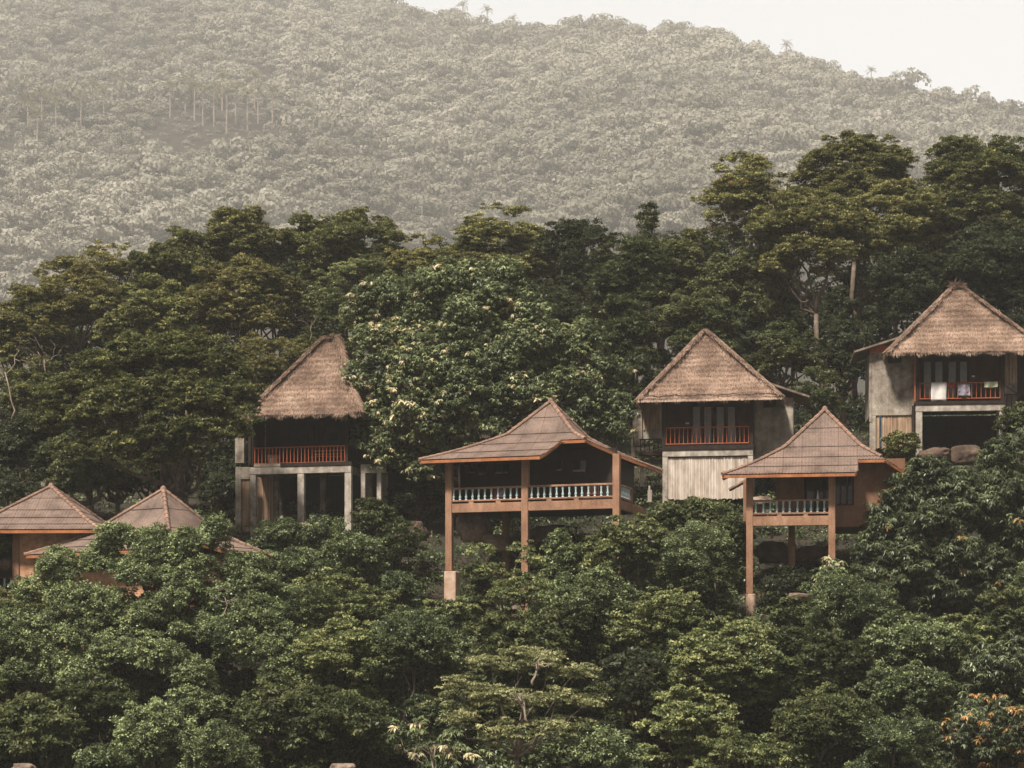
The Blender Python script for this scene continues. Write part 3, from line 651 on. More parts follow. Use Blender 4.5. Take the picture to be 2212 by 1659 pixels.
T('broadleaf_tree', 'broad green tree right of the pale feathery tree', 1560, 1440, 150, 110, 97, 'fresh', 95, group=G2)
T('bush', 'wide bush under the broad green tree at bottom', 1480, 1560, 110, 75, 93, 'fresh', 96, group=G2)
T('bush', 'bright bush at the bottom right of centre', 1300, 1625, 85, 55, 90, 'bush', 97, group=G2)
T('bush', 'dark bush in the hollow between the lower trees', 1370, 1490, 70, 90, 96, 'deep', 98, group=G2)
T('bush', 'bush at the bottom edge left of the dark hollow', 1600, 1630, 110, 55, 90, 'fresh', 99, group=G2)
T('small_tree', 'shaded small tree in the lower middle left', 730, 1560, 110, 75, 94, 'dark', 100, group=G2)
# right
plant('mango_tree', 'large mango tree with drooping long leaves right of the tiled pavilion',
      [(2000,1020,48,0),(1960,1075,55,0),(2060,1060,62,0),(1930,1130,52,0),(2010,1130,66,-.5),(2100,1120,70,-.5),(2170,1060,55,0),(2180,1150,60,0),(1890,1185,48,0),(1960,1205,62,-1),(2060,1210,66,-1),(2150,1230,62,-.5),(1920,1260,55,-1),(2010,1280,60,-1),(2100,1290,55,-1),(2205,1210,50,0),(2150,1000,42,0.5),(2200,960,48,1)],
      'mango', 101, 108, foot=(2040, 1), tr=.28, young=.004, group=G2)
T('round_bush', 'round glossy bush below the right pavilion', 1835, 1305, 100, 80, 100, 'bush', 102, group=G2)
T('shrub', 'small shrub with cream flowers beside the right pavilion rear post', 1795, 1245, 35, 34, 105, 'flower', 103, young=.15, group=G2)
T('shrub', 'low shrub beside the round brick pier, on its right', 1705, 1335, 50, 40, 103, 'dark', 104, group=G2)
T('small_tree', 'small tree below the mango tree, left of two', 1960, 1400, 95, 75, 98, 'bush', 105, group=G2)
T('small_tree', 'upright small tree below the mango tree, right of two', 2075, 1390, 70, 70, 99, 'fresh', 106, group=G2)
T('small_tree', 'small tree at the right edge below the mango tree', 2180, 1340, 70, 75, 100, 'dark', 107, group=G2)
T('small_tree', 'small tree at the right edge, lower down', 2170, 1450, 85, 75, 97, 'mango', 108, group=G2)
T('bush', 'shaded bush in the lower right, left of the orange tipped one', 1790, 1440, 90, 75, 97, 'dark', 109, group=G2)
T('bush', 'olive bush in the lower right middle', 1960, 1500, 100, 65, 95, 'bush', 110, group=G2)
T('bush', 'dark bush near the bottom right', 1780, 1560, 110, 75, 93, 'dark', 111, group=G2)
T('bush', 'bush with orange young leaves in the bottom right corner', 2140, 1590, 110, 80, 92, 'mango', 112, young=.06, group=G2)
T('bush', 'low bush left of the orange tipped corner bush', 1940, 1610, 95, 65, 92, 'bush', 113, group=G2)
T('small_tree', 'olive tree right behind the last hut boulders at the edge', 2200, 920, 45, 50, 114, 'dark', 114, group=G2)
T('shrub', 'dry brownish shrub before the bamboo wall of the last hut', 1945, 965, 36, 34, 119, 'oliveD', 115, group=G2)
T('shrub', 'shrub on the slope between the two right pavilion posts', 1700, 1265, 60, 35, 108, 'deep', 116, group=G2)
T('shrub', 'dark shrub against the rocks under the pavilion', 1040, 1245, 36, 26, 108, 'dark', 117, group=G2)
rq = random.Random(31); used_lb = set()
ZON = ('by the left photo edge', 'under the leftmost tiled roof', 'under the corner on tiled roof', 'under the spreading tree', 'under the first hut pillars', 'under the flowering tree left half',
       'under the flowering tree middle', 'straight below the centre pavilion left post', 'straight below the centre pavilion middle', 'straight below the centre pavilion right post', 'straight below the second hut',
       'left below the right pavilion', 'straight below the right pavilion', 'right below the right pavilion', 'below the mango tree', 'by the right photo edge')
for k in range(150):      # thicket between the bigger plants
    px = rq.uniform(-20, 2230); py = rq.uniform(1290, 1680)
    if 930 < px < 1010 and py < 1330 or 1590 < px < 1660 and py < 1370: continue
    stl = rq.choice(['dark', 'fresh', 'bush', 'dark', 'dark']); row = int((py-1290)//98)
    lb = '%s shrub %s, %s' % ({'dark': 'dark green', 'fresh': 'yellowish green', 'bush': 'mid green'}[stl], ('high on the lower slope', 'halfway down the lower slope', 'low on the slope', 'at the bottom photo edge')[min(3, row)], ZON[max(0, min(15, int(px//138.3)))])
    if lb in used_lb or len(used_lb) > 50: continue
    used_lb.add(lb)
    T('shrub', lb, px, py, rq.uniform(38, 75), rq.uniform(30, 50), 100, stl, 500+k, group=G2, n=6, tr=.08)
# sparse whitish sapling with bare twigs at the very bottom
plant('sapling', 'sparse whitish sapling with big leaf whorls at the bottom centre left',
      [(865,1590,20,0),(905,1575,16,0),(925,1620,24,0),(975,1600,22,0),(1010,1625,26,0),(945,1650,24,0),(1050,1640,22,0),(880,1625,18,0),(985,1640,24,0)], 'flower', 120, 87, bark='bark_pale', tr=.07, dens=.5, young=.22, group=G2, foot=(960, 0))

# ------------------------------------------------------------ undergrowth: one mass of small leaves on the slope
r = np.random.default_rng(77); CU = []
while len(CU) < 10500:
    Y = r.uniform(85, 150); x = r.uniform(-.37, .37)*Y
    if Y > 128 and r.random() < .5: continue
    CU.append((x, Y, ground_z(x, Y)+r.uniform(0, .8)*(1.7 if Y < 107 else 1)))
CU = np.array(CU); n = len(CU); per = 24; idx = np.repeat(np.arange(n), per); m_ = n*per
d = nrm(r.normal(size=(m_, 3))); d[:, 2] = np.abs(d[:, 2])
C = CU[idx]+d*(r.random((m_, 1))**.4)*np.array([.55, .55, .38])
V = leaf_quads(C, nrm(d*.4+np.array([0, -.2, .8])+r.normal(size=(m_, 3))*.4), nrm(r.normal(size=(m_, 3))+d), .24*r.uniform(.6, 1.2, m_), .12*r.uniform(.7, 1.2, m_))
o = quads_obj('undergrowth', V, M['bush'], None, np.clip(r.normal(.38, .16, n)[idx]+r.normal(0, .08, m_), 0, .84))
tag(o, 'low green undergrowth covering the slope below the huts', 'undergrowth', kind='stuff')
print('near leaves', NLEAF[0])

# ------------------------------------------------------------ dead branches standing free
def dead_branch(px, py, Y, label, seed, hgt, mat='twig', spread=.7, n=5, r0=.07):
    r = np.random.default_rng(seed); p = P(px, py, Y); root = MB()
    def rec(a, d, ln, rad, lv):
        b = a+d*ln; limb(root, tuple(a), tuple(b), rad, rad*.55, r, .12, 4, 5)
        if lv:
            for k in range(2 if lv < 3 else 3):
                t = r.uniform(.45, 1); d2 = nrm(d+r.normal(size=3)*spread); rec(a+(b-a)*t, d2, ln*r.uniform(.5, .8), rad*.5, lv-1)
    rec(np.zeros(3), nrm(np.array([r.uniform(-.3, .3), 0, 1.])), hgt*.5, r0, 3)
    o = root.build('dead_branch', M[mat], None, smooth=True); o.location = p
    tag(o, label, 'branch', 'bare branches'); return o
dead_branch(95, 830, 131, 'pale bare branching limb near the left edge of the tree belt', 1, 3.6, 'bark_pale')
dead_branch(25, 905, 127, 'thin leafless tree leaning at the far left edge', 2, 6.0, 'bark_pale')
dead_branch(1140, 1560, 89.2, 'bare light branches in front of the pale feathery tree', 3, 2.6, 'bark_pale', .8)
dead_branch(1150, 1480, 89.8, 'upper bare light branches over the pale feathery tree', 4, 1.9, 'bark_pale', .9)
dead_branch(930, 1670, 86, 'whitish bare twigs of the sapling at the bottom edge', 5, 2.3, 'bark_pale', .8, r0=.05)
dead_branch(670, 735, 127, 'bare twisted twigs sticking up behind the first hut ridge', 6, 1.8, 'twig', .9, r0=.05)
dead_branch(1668, 560, 140, 'pale bare limb of the leftmost tall acacia', 7, 5.0, 'bark_pale', .5, r0=.10)
dead_branch(490, 1330, 97.3, 'dry forked twig inside the big left bush', 8, 1.8, 'bark_pale', .8, r0=.04)
# ------------------------------------------------------------ buildings
class House:
    """local frame: x along the front, y backwards, z up; pixel readings of each facade are turned into metres on their own depth plane"""
    def __init__(s, name, label, cat, ox, oy, k, zx, zy, Y0, th, group=None):
        s.ox, s.oy, s.k = ox, oy, k; s.c, s.s = math.cos(math.radians(th)), math.sin(math.radians(th))
        px, py = ox+zx*k, oy+zy*k; p = P(px, py, Y0); s.X0, s.Y0, s.Z0 = p.x, Y0, p.z
        s.root = empty(name, p, -math.radians(th)); tag(s.root, label, cat, group)
    def L(s, zx, zy, y=0):
        px, py = s.ox+zx*s.k, s.oy+zy*s.k; u = (px-CX)/F
        x = (u*(s.Y0+y*s.c)-s.X0-y*s.s)/(s.c+u*s.s)
        Y = s.Y0-x*s.s+y*s.c; return x, (YH-py)/F*Y-s.Z0
    def bx(s, mb, x0, x1, t, b, y0=0, dy=.2, ref=None):
        """box whose front face fills the reading x0..x1, t..b on plane y0"""
        r = ref if ref is not None else (x0+x1)/2
        xa = s.L(x0, t, y0)[0]; xb = s.L(x1, t, y0)[0]; zt = s.L(r, t, y0)[1]; zb = s.L(r, b, y0)[1]
        mb.box(xa, xb, y0, y0+dy, zb, zt); return xa, xb, zb, zt
    def part(s, name, mat, x0, x1, t, b, y0=0, dy=.2, ref=None, parent=None, bevel=.012):
        mb = MB(); s.bx(mb, x0, x1, t, b, y0, dy, ref); return mb.build(name, M[mat], parent or s.root, bevel)
    def world(s, x, y, z): return Vector((s.X0+x*s.c+y*s.s, s.Y0-x*s.s+y*s.c, s.Z0+z))
    def gz(s, x, y):
        w = s.world(x, y, 0); return ground_z(w.x, w.y)-s.Z0

def post(mb, x, y, w, z0, z1, d=None): mb.box(x-w/2, x+w/2, y, y+(d or w), z0, z1)

# ---- tiled roof with a steep top and a flat skirt, one front corner cut back
def tiled_roof(H, cx, cy, aL, aR, bF, bB, ze, za, tb, zb, ft, rt, lt=lambda q: 1.0, bt=lambda q: 1.0, ncourse=(2, 3), label=None):
    """ft/rt...: how far down each side runs (1 = full eave) as a function of x or y"""
    def prof(t):
        if t < tb: return za+(zb-za)*(t/tb)
        q = (t-tb)/(1-tb); return zb+(ze-zb)*q-.06*(zb-ze)*math.sin(math.pi*q)
    ts = [tb*i/ncourse[0] for i in range(ncourse[0]+1)]+[tb+(1-tb)*(i+1)/ncourse[1] for i in range(ncourse[1])]
    rf = MB(); so_ = MB(); edge = {}
    for side in ('front', 'right', 'back', 'left'):
        if side in ('front', 'back'):
            b = bF if side == 'front' else bB; sg = -1 if side == 'front' else 1; lo, hi = cx-aL, cx+aR; fn = ft if side == 'front' else bt
            T0 = lambda q: (cx-q)/aL if q < cx else (q-cx)/aR
            pt = lambda q, t: (q, cy+sg*b*t)
        else:
            b = aR if side == 'right' else aL; sg = 1 if side == 'right' else -1; lo, hi = cy-bF, cy+bB; fn = rt if side == 'right' else lt
            T0 = lambda q: (cy-q)/bF if q < cy else (q-cy)/bB
            pt = lambda q, t: (cx+sg*b*t, q)
        n = max(8, int((hi-lo)/.085)); n += n % 2; qs = np.linspace(lo, hi, n+1); ed = []
        for i in range(n):
            q0, q1 = qs[i], qs[i+1]; a0, a1 = T0(q0), T0(q1); m0, m1 = fn(q0), fn(q1)
            if abs(m0-m1) > .2: m0 = m1 = fn((q0+q1)/2)
            h0, h1 = (.028 if i % 2 else 0), (0 if i % 2 else .028)
            for c in range(len(ts)-1):
                u0, u1 = ts[c], ts[c+1]; p0a, p1a = max(u0, a0), max(u0, a1); p0b, p1b = min(u1, max(m0, a0)), min(u1, max(m1, a1))
                if p0b-p0a < 1e-4 and p1b-p1a < 1e-4: continue
                p0b = max(p0b, p0a); p1b = max(p1b, p1a)
                st = .035
                V = []
                for q, t, h in ((q0, p0a, h0), (q1, p1a, h1), (q1, p1b, h1), (q0, p0b, h0)):
                    fr = (t-u0)/(u1-u0); x, y = pt(q, t); V.append((x, y, prof(t)+h+st*(fr)))
                sl = lambda t: t*b*1.25
                uv = [(q0, -sl(p0a)), (q1, -sl(p1a)), (q1, -sl(p1b)), (q0, -sl(p0b))]
                f = (0, 3, 2, 1) if sg < 0 else (0, 1, 2, 3)
                if side in ('left', 'right'): f = f[::-1]
                rf.add(V, [f], [uv[k] for k in f])
                if i % 6 == 0 or True:
                    pass
            m = max(m0, a0); x, y = pt(q0, m)
            if m0 > a0+1e-3: ed.append((x, y, prof(m)))
        # soffit below, coarse
        for i in range(0, n, 4):
            q0, q1 = qs[i], qs[min(i+4, n)]; a0, a1 = T0(q0), T0(q1); m0, m1 = max(fn(q0+1e-3), a0), max(fn(q1-1e-3), a1)
            for u0, u1 in ((0, tb), (tb, (1+tb)/2), ((1+tb)/2, 1)):
                A0, A1, B0, B1 = max(u0, a0), max(u0, a1), max(min(u1, m0), max(u0, a0)), max(min(u1, m1), max(u0, a1))
                if B0-A0 < 1e-4 and B1-A1 < 1e-4: continue
                so_.add([(*pt(q, t), prof(t)-.09) for q, t in ((q0, A0), (q1, A1), (q1, B1), (q0, B0))], [(0, 1, 2, 3)])
        edge[side] = ed
    ro = rf.build('roof', M['tile'], H.root)
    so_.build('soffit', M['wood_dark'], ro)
    # fascia boards along the eaves
    fs = MB(); ring = edge['front']+edge['right']+edge['back'][::-1]+edge['left'][::-1]
    for i in range(len(ring)):
        a, b = Vector(ring[i]), Vector(ring[(i+1) % len(ring)])
        if (a-b).length < 1e-3 or (a-b).length > 3.5: continue
        d = (b-a); nrm_ = Vector((d.y, -d.x, 0)).normalized()*.02; dz = Vector((0, 0, .17)); up = Vector((0, 0, -.012))
        fs.add([a+nrm_+up, b+nrm_+up, b-nrm_+up, a-nrm_+up, a+nrm_-dz, b+nrm_-dz, b-nrm_-dz, a-nrm_-dz], [(0,1,2,3),(7,6,5,4),(0,4,5,1),(2,6,7,3)])
    fs.build('fascia', M['fascia'], ro)
    # hip ridge tiles: overlapping tapered half rounds
    cp = MB()
    for sxn, syn, fa in ((-1, -1, lambda t: t <= min(ft(cx-aL*t*.98), lt(cy-bF*t*.98))+.01), (1, -1, lambda t: t <= min(ft(cx+aR*t*.98), rt(cy-bF*t*.98))+.01), (1, 1, lambda t: True), (-1, 1, lambda t: True)):
        ax = aR if sxn > 0 else aL; by = bB if syn > 0 else bF; pts = []; t = 0
        pos = lambda t: Vector((cx+sxn*ax*t, cy+syn*by*t, prof(t)+.045))
        while t < 1:
            p = pos(t); dt = .40/max(.1, (pos(min(1, t+.02))-p).length/.02); t2 = min(1, t+dt)
            if not fa(t2): break
            q = pos(t2); cp.tube([p, p+(q-p)*1.05], [.095, .125], 7); t = t2
    cp.tube([(cx, cy, za-.05), (cx, cy, za+.14), (cx, cy, za+.24)], [.20, .14, .06], 8)
    cp.build('ridge_tiles', M['tile_cap'], ro)
    return ro

_bal = {}
def baluster_mesh(h):
    k = round(h, 2)
    if k not in _bal:
        mb = MB(); pr = [(0,.075),(.06,.075),(.08,.045),(.14,.05),(.26,.078),(.36,.065),(.50,.036),(.58,.05),(.62,.036),(.74,.055),(.86,.066),(.92,.045),(.94,.07),(1,.07)]
        mb.lathe(0, 0, [(z*h, r) for z, r in pr], 8); o = mb.build('baluster', M['baluster'], None, smooth=True); _bal[k] = o.data; bpy.data.objects.remove(o)
    return _bal[k]
def balusters(H, par, pts, z0, h):
    me = baluster_mesh(h)
    for (x, y) in pts:
        o = bpy.data.objects.new('baluster', me); col.objects.link(o); o.parent = par; o.location = (x, y, z0)

def chair(loc, rz, label, mat='wood_brown'):
    root = empty('veranda_chair', loc, rz); tag(root, label, 'chair')
    s = MB(); s.box(-.28,.28,-.28,.28,.38,.46); s.build('seat', M['red_cloth'], root, .02)
    s = MB()
    for i in range(5): s.box(-.26+i*.12, -.20+i*.12, .25, .29, .46, 1.0)
    s.box(-.28,.28,.24,.30,1.0,1.08); s.build('backrest', M[mat], root)
    for a in (-.25,.25):
        for b in (-.25,.25):
            s = MB(); s.box(a-.025,a+.025,b-.025,b+.025,0,.38); s.build('leg', M[mat], root)

# ================= centre pavilion
def pavilion_centre():
    H = House('tiled_pavilion', 'terracotta pavilion with tiled roof and wide baluster veranda on stilts, centre of photo', 'pavilion', 887.04, 835.2, .27773, 268, 983, 111.5, 18, 'tiled pavilions')
    L = H.L; zb = 0; zt = L(300, 912)[1]; zr1 = L(300, 787)[1]; zr0 = L(300, 802)[1]; zq1 = L(300, 884)[1]; zq0 = L(300, 896)[1]
    W = L(1615, 900)[0]; dep = 3.4
    ze = L(65, 575, -1)[1]; topz = ze+.1
    pw = .38
    mb = MB(); mb.box(.02, W-.02, .06, .32, zb, zt); mb.build('front_beam', M['terracotta'], H.root, .015)
    mb = MB(); mb.box(W-.30, W-.06, .33, 6.3, zb+.02, zt+.01); mb.build('side_beam', M['terracotta'], H.root, .015)
    mb = MB(); mb.box(.04, .3, .33, 7, zb+.02, zt+.01); mb.build('side_beam', M['terracotta'], H.root, .015)
    mb = MB(); mb.box(.31, W-.31, .33, 7.0, zt-.25, zt-.02); mb.build('floor', M['wood_dark'], H.root)
    x1 = L(268, 900)[0]+pw/2; x2 = L(885, 900)[0]; x3 = L(1596, 900)[0]
    for x, zg in ((x1, L(285, 1435)[1]), (x2, None), (x3, None)):
        mb = MB(); post(mb, x, 0, pw, (zg if zg is not None else H.gz(x, 0)-.3), topz); mb.build('front_post', M['terracotta'], H.root, .02)
    for x in (L(733, 1000, 3.4)[0],):
        mb = MB(); post(mb, x, 3.4, pw*.9, H.gz(x, 3.4)-.3, zt-.26); mb.build('rear_post', M['terracotta'], H.root, .02)
    p = MB(); H.bx(p, 258, 350, 1436, 1780, -.2, .8); p.build('brick_pier', M['brick_pale'], H.root, .04)
    # balustrade
    fr = MB(); fr.box(x1+pw/2, x2-pw/2, .09, .27, zr0, zr1); fr.box(x2+pw/2, x3-pw/2, .09, .27, zr0, zr1)
    fr.box(x1+pw/2, x2-pw/2, .09, .27, zq0, zq1); fr.box(x2+pw/2, x3-pw/2, .09, .27, zq0, zq1)
    for zx in (470, 680, 1075, 1288):
        x = L(zx, 900, .1)[0]; fr.box(x-.14, x+.14, .10, .26, zt, zq0)
    fr.box(W-.24, W-.09, .40, 3.2, zr0, zr1); fr.box(W-.24, W-.09, .40, 3.2, zq0, zq1); fr.box(W-.25, W-.08, 3.2, 3.36, zt, zr1)
    rl = fr.build('balustrade', M['terracotta'], H.root, .01)
    pts = [(L(z, 850, .18)[0], .18) for z in (335,385,432,482,530,578,628,680,730,778,826,942,992,1040,1088,1136,1184,1235,1285,1333,1383,1433,1483,1533)]
    pts += [(W-.165, .62+i*.33) for i in range(8)]
    balusters(H, rl, pts, zq1, zr0-zq1)
    # room behind
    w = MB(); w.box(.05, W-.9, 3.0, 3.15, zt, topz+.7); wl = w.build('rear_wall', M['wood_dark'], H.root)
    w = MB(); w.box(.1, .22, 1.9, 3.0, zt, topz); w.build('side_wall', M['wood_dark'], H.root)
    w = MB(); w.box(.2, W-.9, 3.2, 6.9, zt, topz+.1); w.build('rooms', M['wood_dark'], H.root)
    for a, b, t, bo, pane in ((425, 500, 610, 680, 'frost'), (520, 590, 600, 690, 'glass'), (655, 765, 600, 680, 'frost'), (1130, 1185, 580, 660, 'frost'), (1258, 1365, 575, 665, 'frost')):
        f = MB(); xa, xb, z0, z1 = H.bx(f, a-12, b+12, t-14, bo+14, 2.93, .07); fo = f.build('window', M['wood_dark'], H.root)
        g_ = MB(); g_.box(xa+.12, (xa+xb)/2-.03, 2.91, 2.925, z0+.12, z1-.12); g_.box((xa+xb)/2+.03, xb-.12, 2.91, 2.925, z0+.12, z1-.12); g_.build('pane', M['glass'], fo)
        g_ = MB(); g_.box(xa+.14, xb-.14, 2.86, 2.90, z0+.12, z0+.24); g_.build('sill', M['wood_mid'], fo)
    cy = 3.6; cxx = L(1090, 120, cy)[0]; za = L(1090, 120, cy)[1]; xl = L(65, 575, -1)[0]; bF = cy+1
    aR = 5.2; xr = cxx+aR; zbend = L(740, 380, cy-.34*bF)[1]
    xc = L(1010, 548, -1)[0]; tc_ = .52
    ft = lambda q: 1.0 if q < xc else (max(tc_, 1-(q-xc)/.5*.48) if q < xc+.5 else tc_)
    yh = cy-bF*tc_; yt = 5.0
    rt = lambda q: 1.0 if q > yt else (tc_ if q < yh else tc_+(1-tc_)*(q-yh)/(yt-yh))
    tiled_roof(H, cxx, cy, cxx-xl, aR, bF, 5.0, ze, za, .34, zbend, ft, rt, lambda q: 1.0 if q < .6 else .8, lambda q: .8)
    w0 = H.world(L(1400, 0, .9)[0], 1.3, zt-.02); chair(w0, -.4, 'dark chair with red cushion at the right end of the centre pavilion veranda')
    w0 = H.world(L(800, 0, .9)[0], 1.3, zt-.02); chair(w0, .3, 'dark chair with red cushion left of the middle post of the centre pavilion')
    for (a, b, t, bo, mt, lb) in ((645, 672, 797, 880, 'red_cloth', 'dark red cloth hanging inside the centre pavilion balustrade'), (690, 716, 797, 860, 'blue_cloth', 'faded pink cloth beside the red one on the centre pavilion veranda')):
        c = MB(); xa, xb, z0, z1 = H.bx(c, a, b, t, bo, .34, .03)
        o = c.build('hanging_cloth', M[mt], None, .01); o.location = H.root.location; o.rotation_euler = H.root.rotation_euler; tag(o, lb, 'cloth')
    return H

# ================= right pavilion
def pavilion_right():
    H = House('tiled_pavilion', 'brown tiled pavilion with small baluster veranda on stilts, on the right, below the second hut', 'pavilion', 1526.4, 852.5, .30203, 283, 940, 108, 9, 'tiled pavilions')
    L = H.L; zt = L(310, 872)[1]; zr1 = L(310, 752)[1]; zr0 = L(310, 765)[1]; zq1 = L(310, 845)[1]; zq0 = L(310, 857)[1]
    W = L(913, 900)[0]; ze = L(110, 575, -1)[1]; topz = ze+.08; pw = .36
    for (x0, x1, y0, y1) in ((.02, W-.02, .05, .3), (-.02, .2, .31, 3.0)):
        mb = MB(); mb.box(x0, x1, y0, y1, 0, zt); mb.build('beam', M['terracotta'], H.root, .015)
    mb = MB(); mb.box(.21, W, .31, 3.4, zt-.25, zt-.02); mb.build('floor', M['wood_dark'], H.root)
    xL = pw/2; xR = L(896, 900)[0]
    mb = MB(); mb.tube([(xL+.02, .18, L(300, 1425)[1]), (xL, .18, topz)], [.27, .27], 4); mb.v = []; mb.f = []
    post(mb, xL, 0, pw, L(300, 1425)[1], topz); mb.build('front_post', M['terracotta'], H.root, .02)
    mb = MB(); post(mb, xR, 0, pw, H.gz(xR, 0)-.3, topz); mb.build('front_post', M['terracotta'], H.root, .02)
    x = L(608, 1000, 3.0)[0]; mb = MB(); post(mb, x, 3.0, pw, H.gz(x, 3)-.3, zt-.26); mb.build('rear_post', M['terracotta'], H.root, .02)
    x = L(262, 1000, 2.6)[0]+.16; mb = MB(); post(mb, x, 2.6, pw*.9, H.gz(x, 2.6)-.3, topz); mb.build('rear_post', M['stucco_brown'], H.root, .02)
    p = MB(); x0 = L(278, 1425, -.1)[0]; x1 = L(350, 1425, -.1)[0]; c_ = (x0+x1)/2; zt_ = L(314, 1425)[1]
    p.tube([(c_, .22, zt_-2.4), (c_, .22, zt_-.03), (c_, .22, zt_)], [(x1-x0)/2, (x1-x0)/2, (x1-x0)/2-.03], 16); p.build('round_brick_pier', M['brick_pale'], H.root)
    fr = MB(); fr.box(pw, xR-pw/2, .09, .25, zr0, zr1); fr.box(pw, xR-pw/2, .09, .25, zq0, zq1)
    for zx in (520, 709):
        x = L(zx, 900, .1)[0]; fr.box(x-.12, x+.12, .1, .24, zt, zq0)
    fr.box(.0, .15, .4, 2.6, zr0, zr1); fr.box(.0, .15, .4, 2.6, zq0, zq1)
    rl = fr.build('balustrade', M['terracotta'], H.root, .01)
    balusters(H, rl, [(L(z, 800, .17)[0], .17) for z in (352,406,456,503,548,594,650,701,747,793,842)]+[(.08, .6+i*.33) for i in range(6)], zq1, zr0-zq1)
    # house body to the right and behind
    yw = 1.3
    w = MB(); xa = L(908, 800, yw)[0]; xb = L(1420, 800, yw)[0]; zlow = L(1000, 945, yw)[1]; xw0 = L(905, 700, yw)[0]; xw1 = L(1055, 700, yw)[0]; zw1 = L(980, 570, yw)[1]; zw0 = L(980, 792, yw)[1]
    w.box(xw1, xb, yw, yw+.2, zlow, topz+.9); w.box(xa, xw1, yw, yw+.2, zlow, zw0); w.box(xa, xw1, yw, yw+.2, zw1, topz+.6)
    w.box(xb-.2, xb, yw+.2, 6.5, zlow, topz+.6); w.box(xa, xb-.2, 6.3, 6.5, zlow, topz+.5); w.box(xa, xb-.2, yw+.2, 6.3, zlow, zlow+.15)
    w.build('wall', M['stucco_brown'], H.root)
    f = MB(); f.box(xw0+.2, xw1, yw+.06, yw+.12, zw0, zw0+.1); f.box(xw1-.12, xw1-.002, yw+.05, yw+.13, zw0+.1, zw1)
    for q in (.30, .62): xx = xw0+(xw1-xw0)*q; f.box(xx, xx+.11, yw+.05, yw+.13, zw0+.1, zw1)
    fo = f.build('window', M['wood_brown'], H.root); g_ = MB(); g_.box(xw0+.1, xw1-.01, yw+.14, yw+.16, zw0, zw1); g_.build('pane', M['glass'], fo)
    s = MB(); s.box(xw0+.25, xw1+.12, yw-.05, yw-.002, zw0-.07, zw0); s.build('window_sill', M['stucco_brown'], H.root)
    # veranda rear wall with door
    y2 = 2.9
    w = MB(); H.bx(w, 495, 700, 570, 872, y2, .15, 560); w.build('veranda_wall', M['stucco_brown'], H.root)
    w = MB(); xa_, xb_, z0, z1 = H.bx(w, 700, 915, 570, 872, y2+.02, .1, 760); d_ = w.build('door', M['wood_brown'], H.root)
    g_ = MB()
    for q in (.08, .40, .72): g_.box(xa_+(xb_-xa_)*q, xa_+(xb_-xa_)*(q+.22), y2-.01, y2+.018, z0+.3, z1-.25)
    g_.build('pane', M['glass'], d_)
    w = MB(); w.box(W+.1, W+.22, yw+.2, y2+.2, zt, topz); w.box(L(495, 700, y2)[0], W+.1, y2+.16, 6.2, zt, topz); w.build('rooms', M['stucco_brown'], H.root)
    # small potted thing and pale cone on the rail, red tub
    cy = 2.8; cxx, za = L(845, 112, cy); xl = L(112, 575, -1)[0]; xr = L(1492, 498, 1.8)[0]; bF = cy+1
    zbend = L(560, 380, cy-.4*bF)[1]
    xc = L(1074, 545, -1)[0]; tc_ = .66
    yh = cy-bF*tc_
    ft = lambda q: 1.0 if q < xc else (max(tc_, 1-(q-xc)*.9) if q < xc+.05 else tc_)
    yt = 1.9
    rt = lambda q: .97 if q > yt else (tc_ if q < yh else tc_+(.97-tc_)*(q-yh)/(yt-yh))
    tiled_roof(H, cxx, cy, cxx-xl, xr-cxx, bF, 4.6, ze, za, .40, zbend, ft, rt, lambda q: 1.0 if q < .3 else .72, lambda q: .72)
    p = H.world(L(378, 0, .9)[0], 1.0, zt-.02); t_ = MB(); t_.lathe(0, 0, [(0,.22),(.04,.23),(.5,.30),(.55,.32),(.551,.27),(.2,.2)], 14)
    o = t_.build('plant_tub', M['fascia'], None, smooth=True); o.location = p; tag(o, 'orange red tub behind the left balusters of the right pavilion', 'tub')
    chair(H.world(L(820, 0, .9)[0], 1.2, zt-.02), .2, 'dark chair on the right pavilion veranda by the door')
    t_ = MB(); t_.lathe(0, 0, [(0,.07),(.1,.06),(.5,.01)], 8); o = t_.build('folded_parasol', M['white_cloth'], None); o.location = H.world(L(795, 0, .17)[0], .3, zr1)
    o.location.z -= .02; tag(o, 'thin white pointed folded parasol standing at the right pavilion rail', 'parasol')
    return H

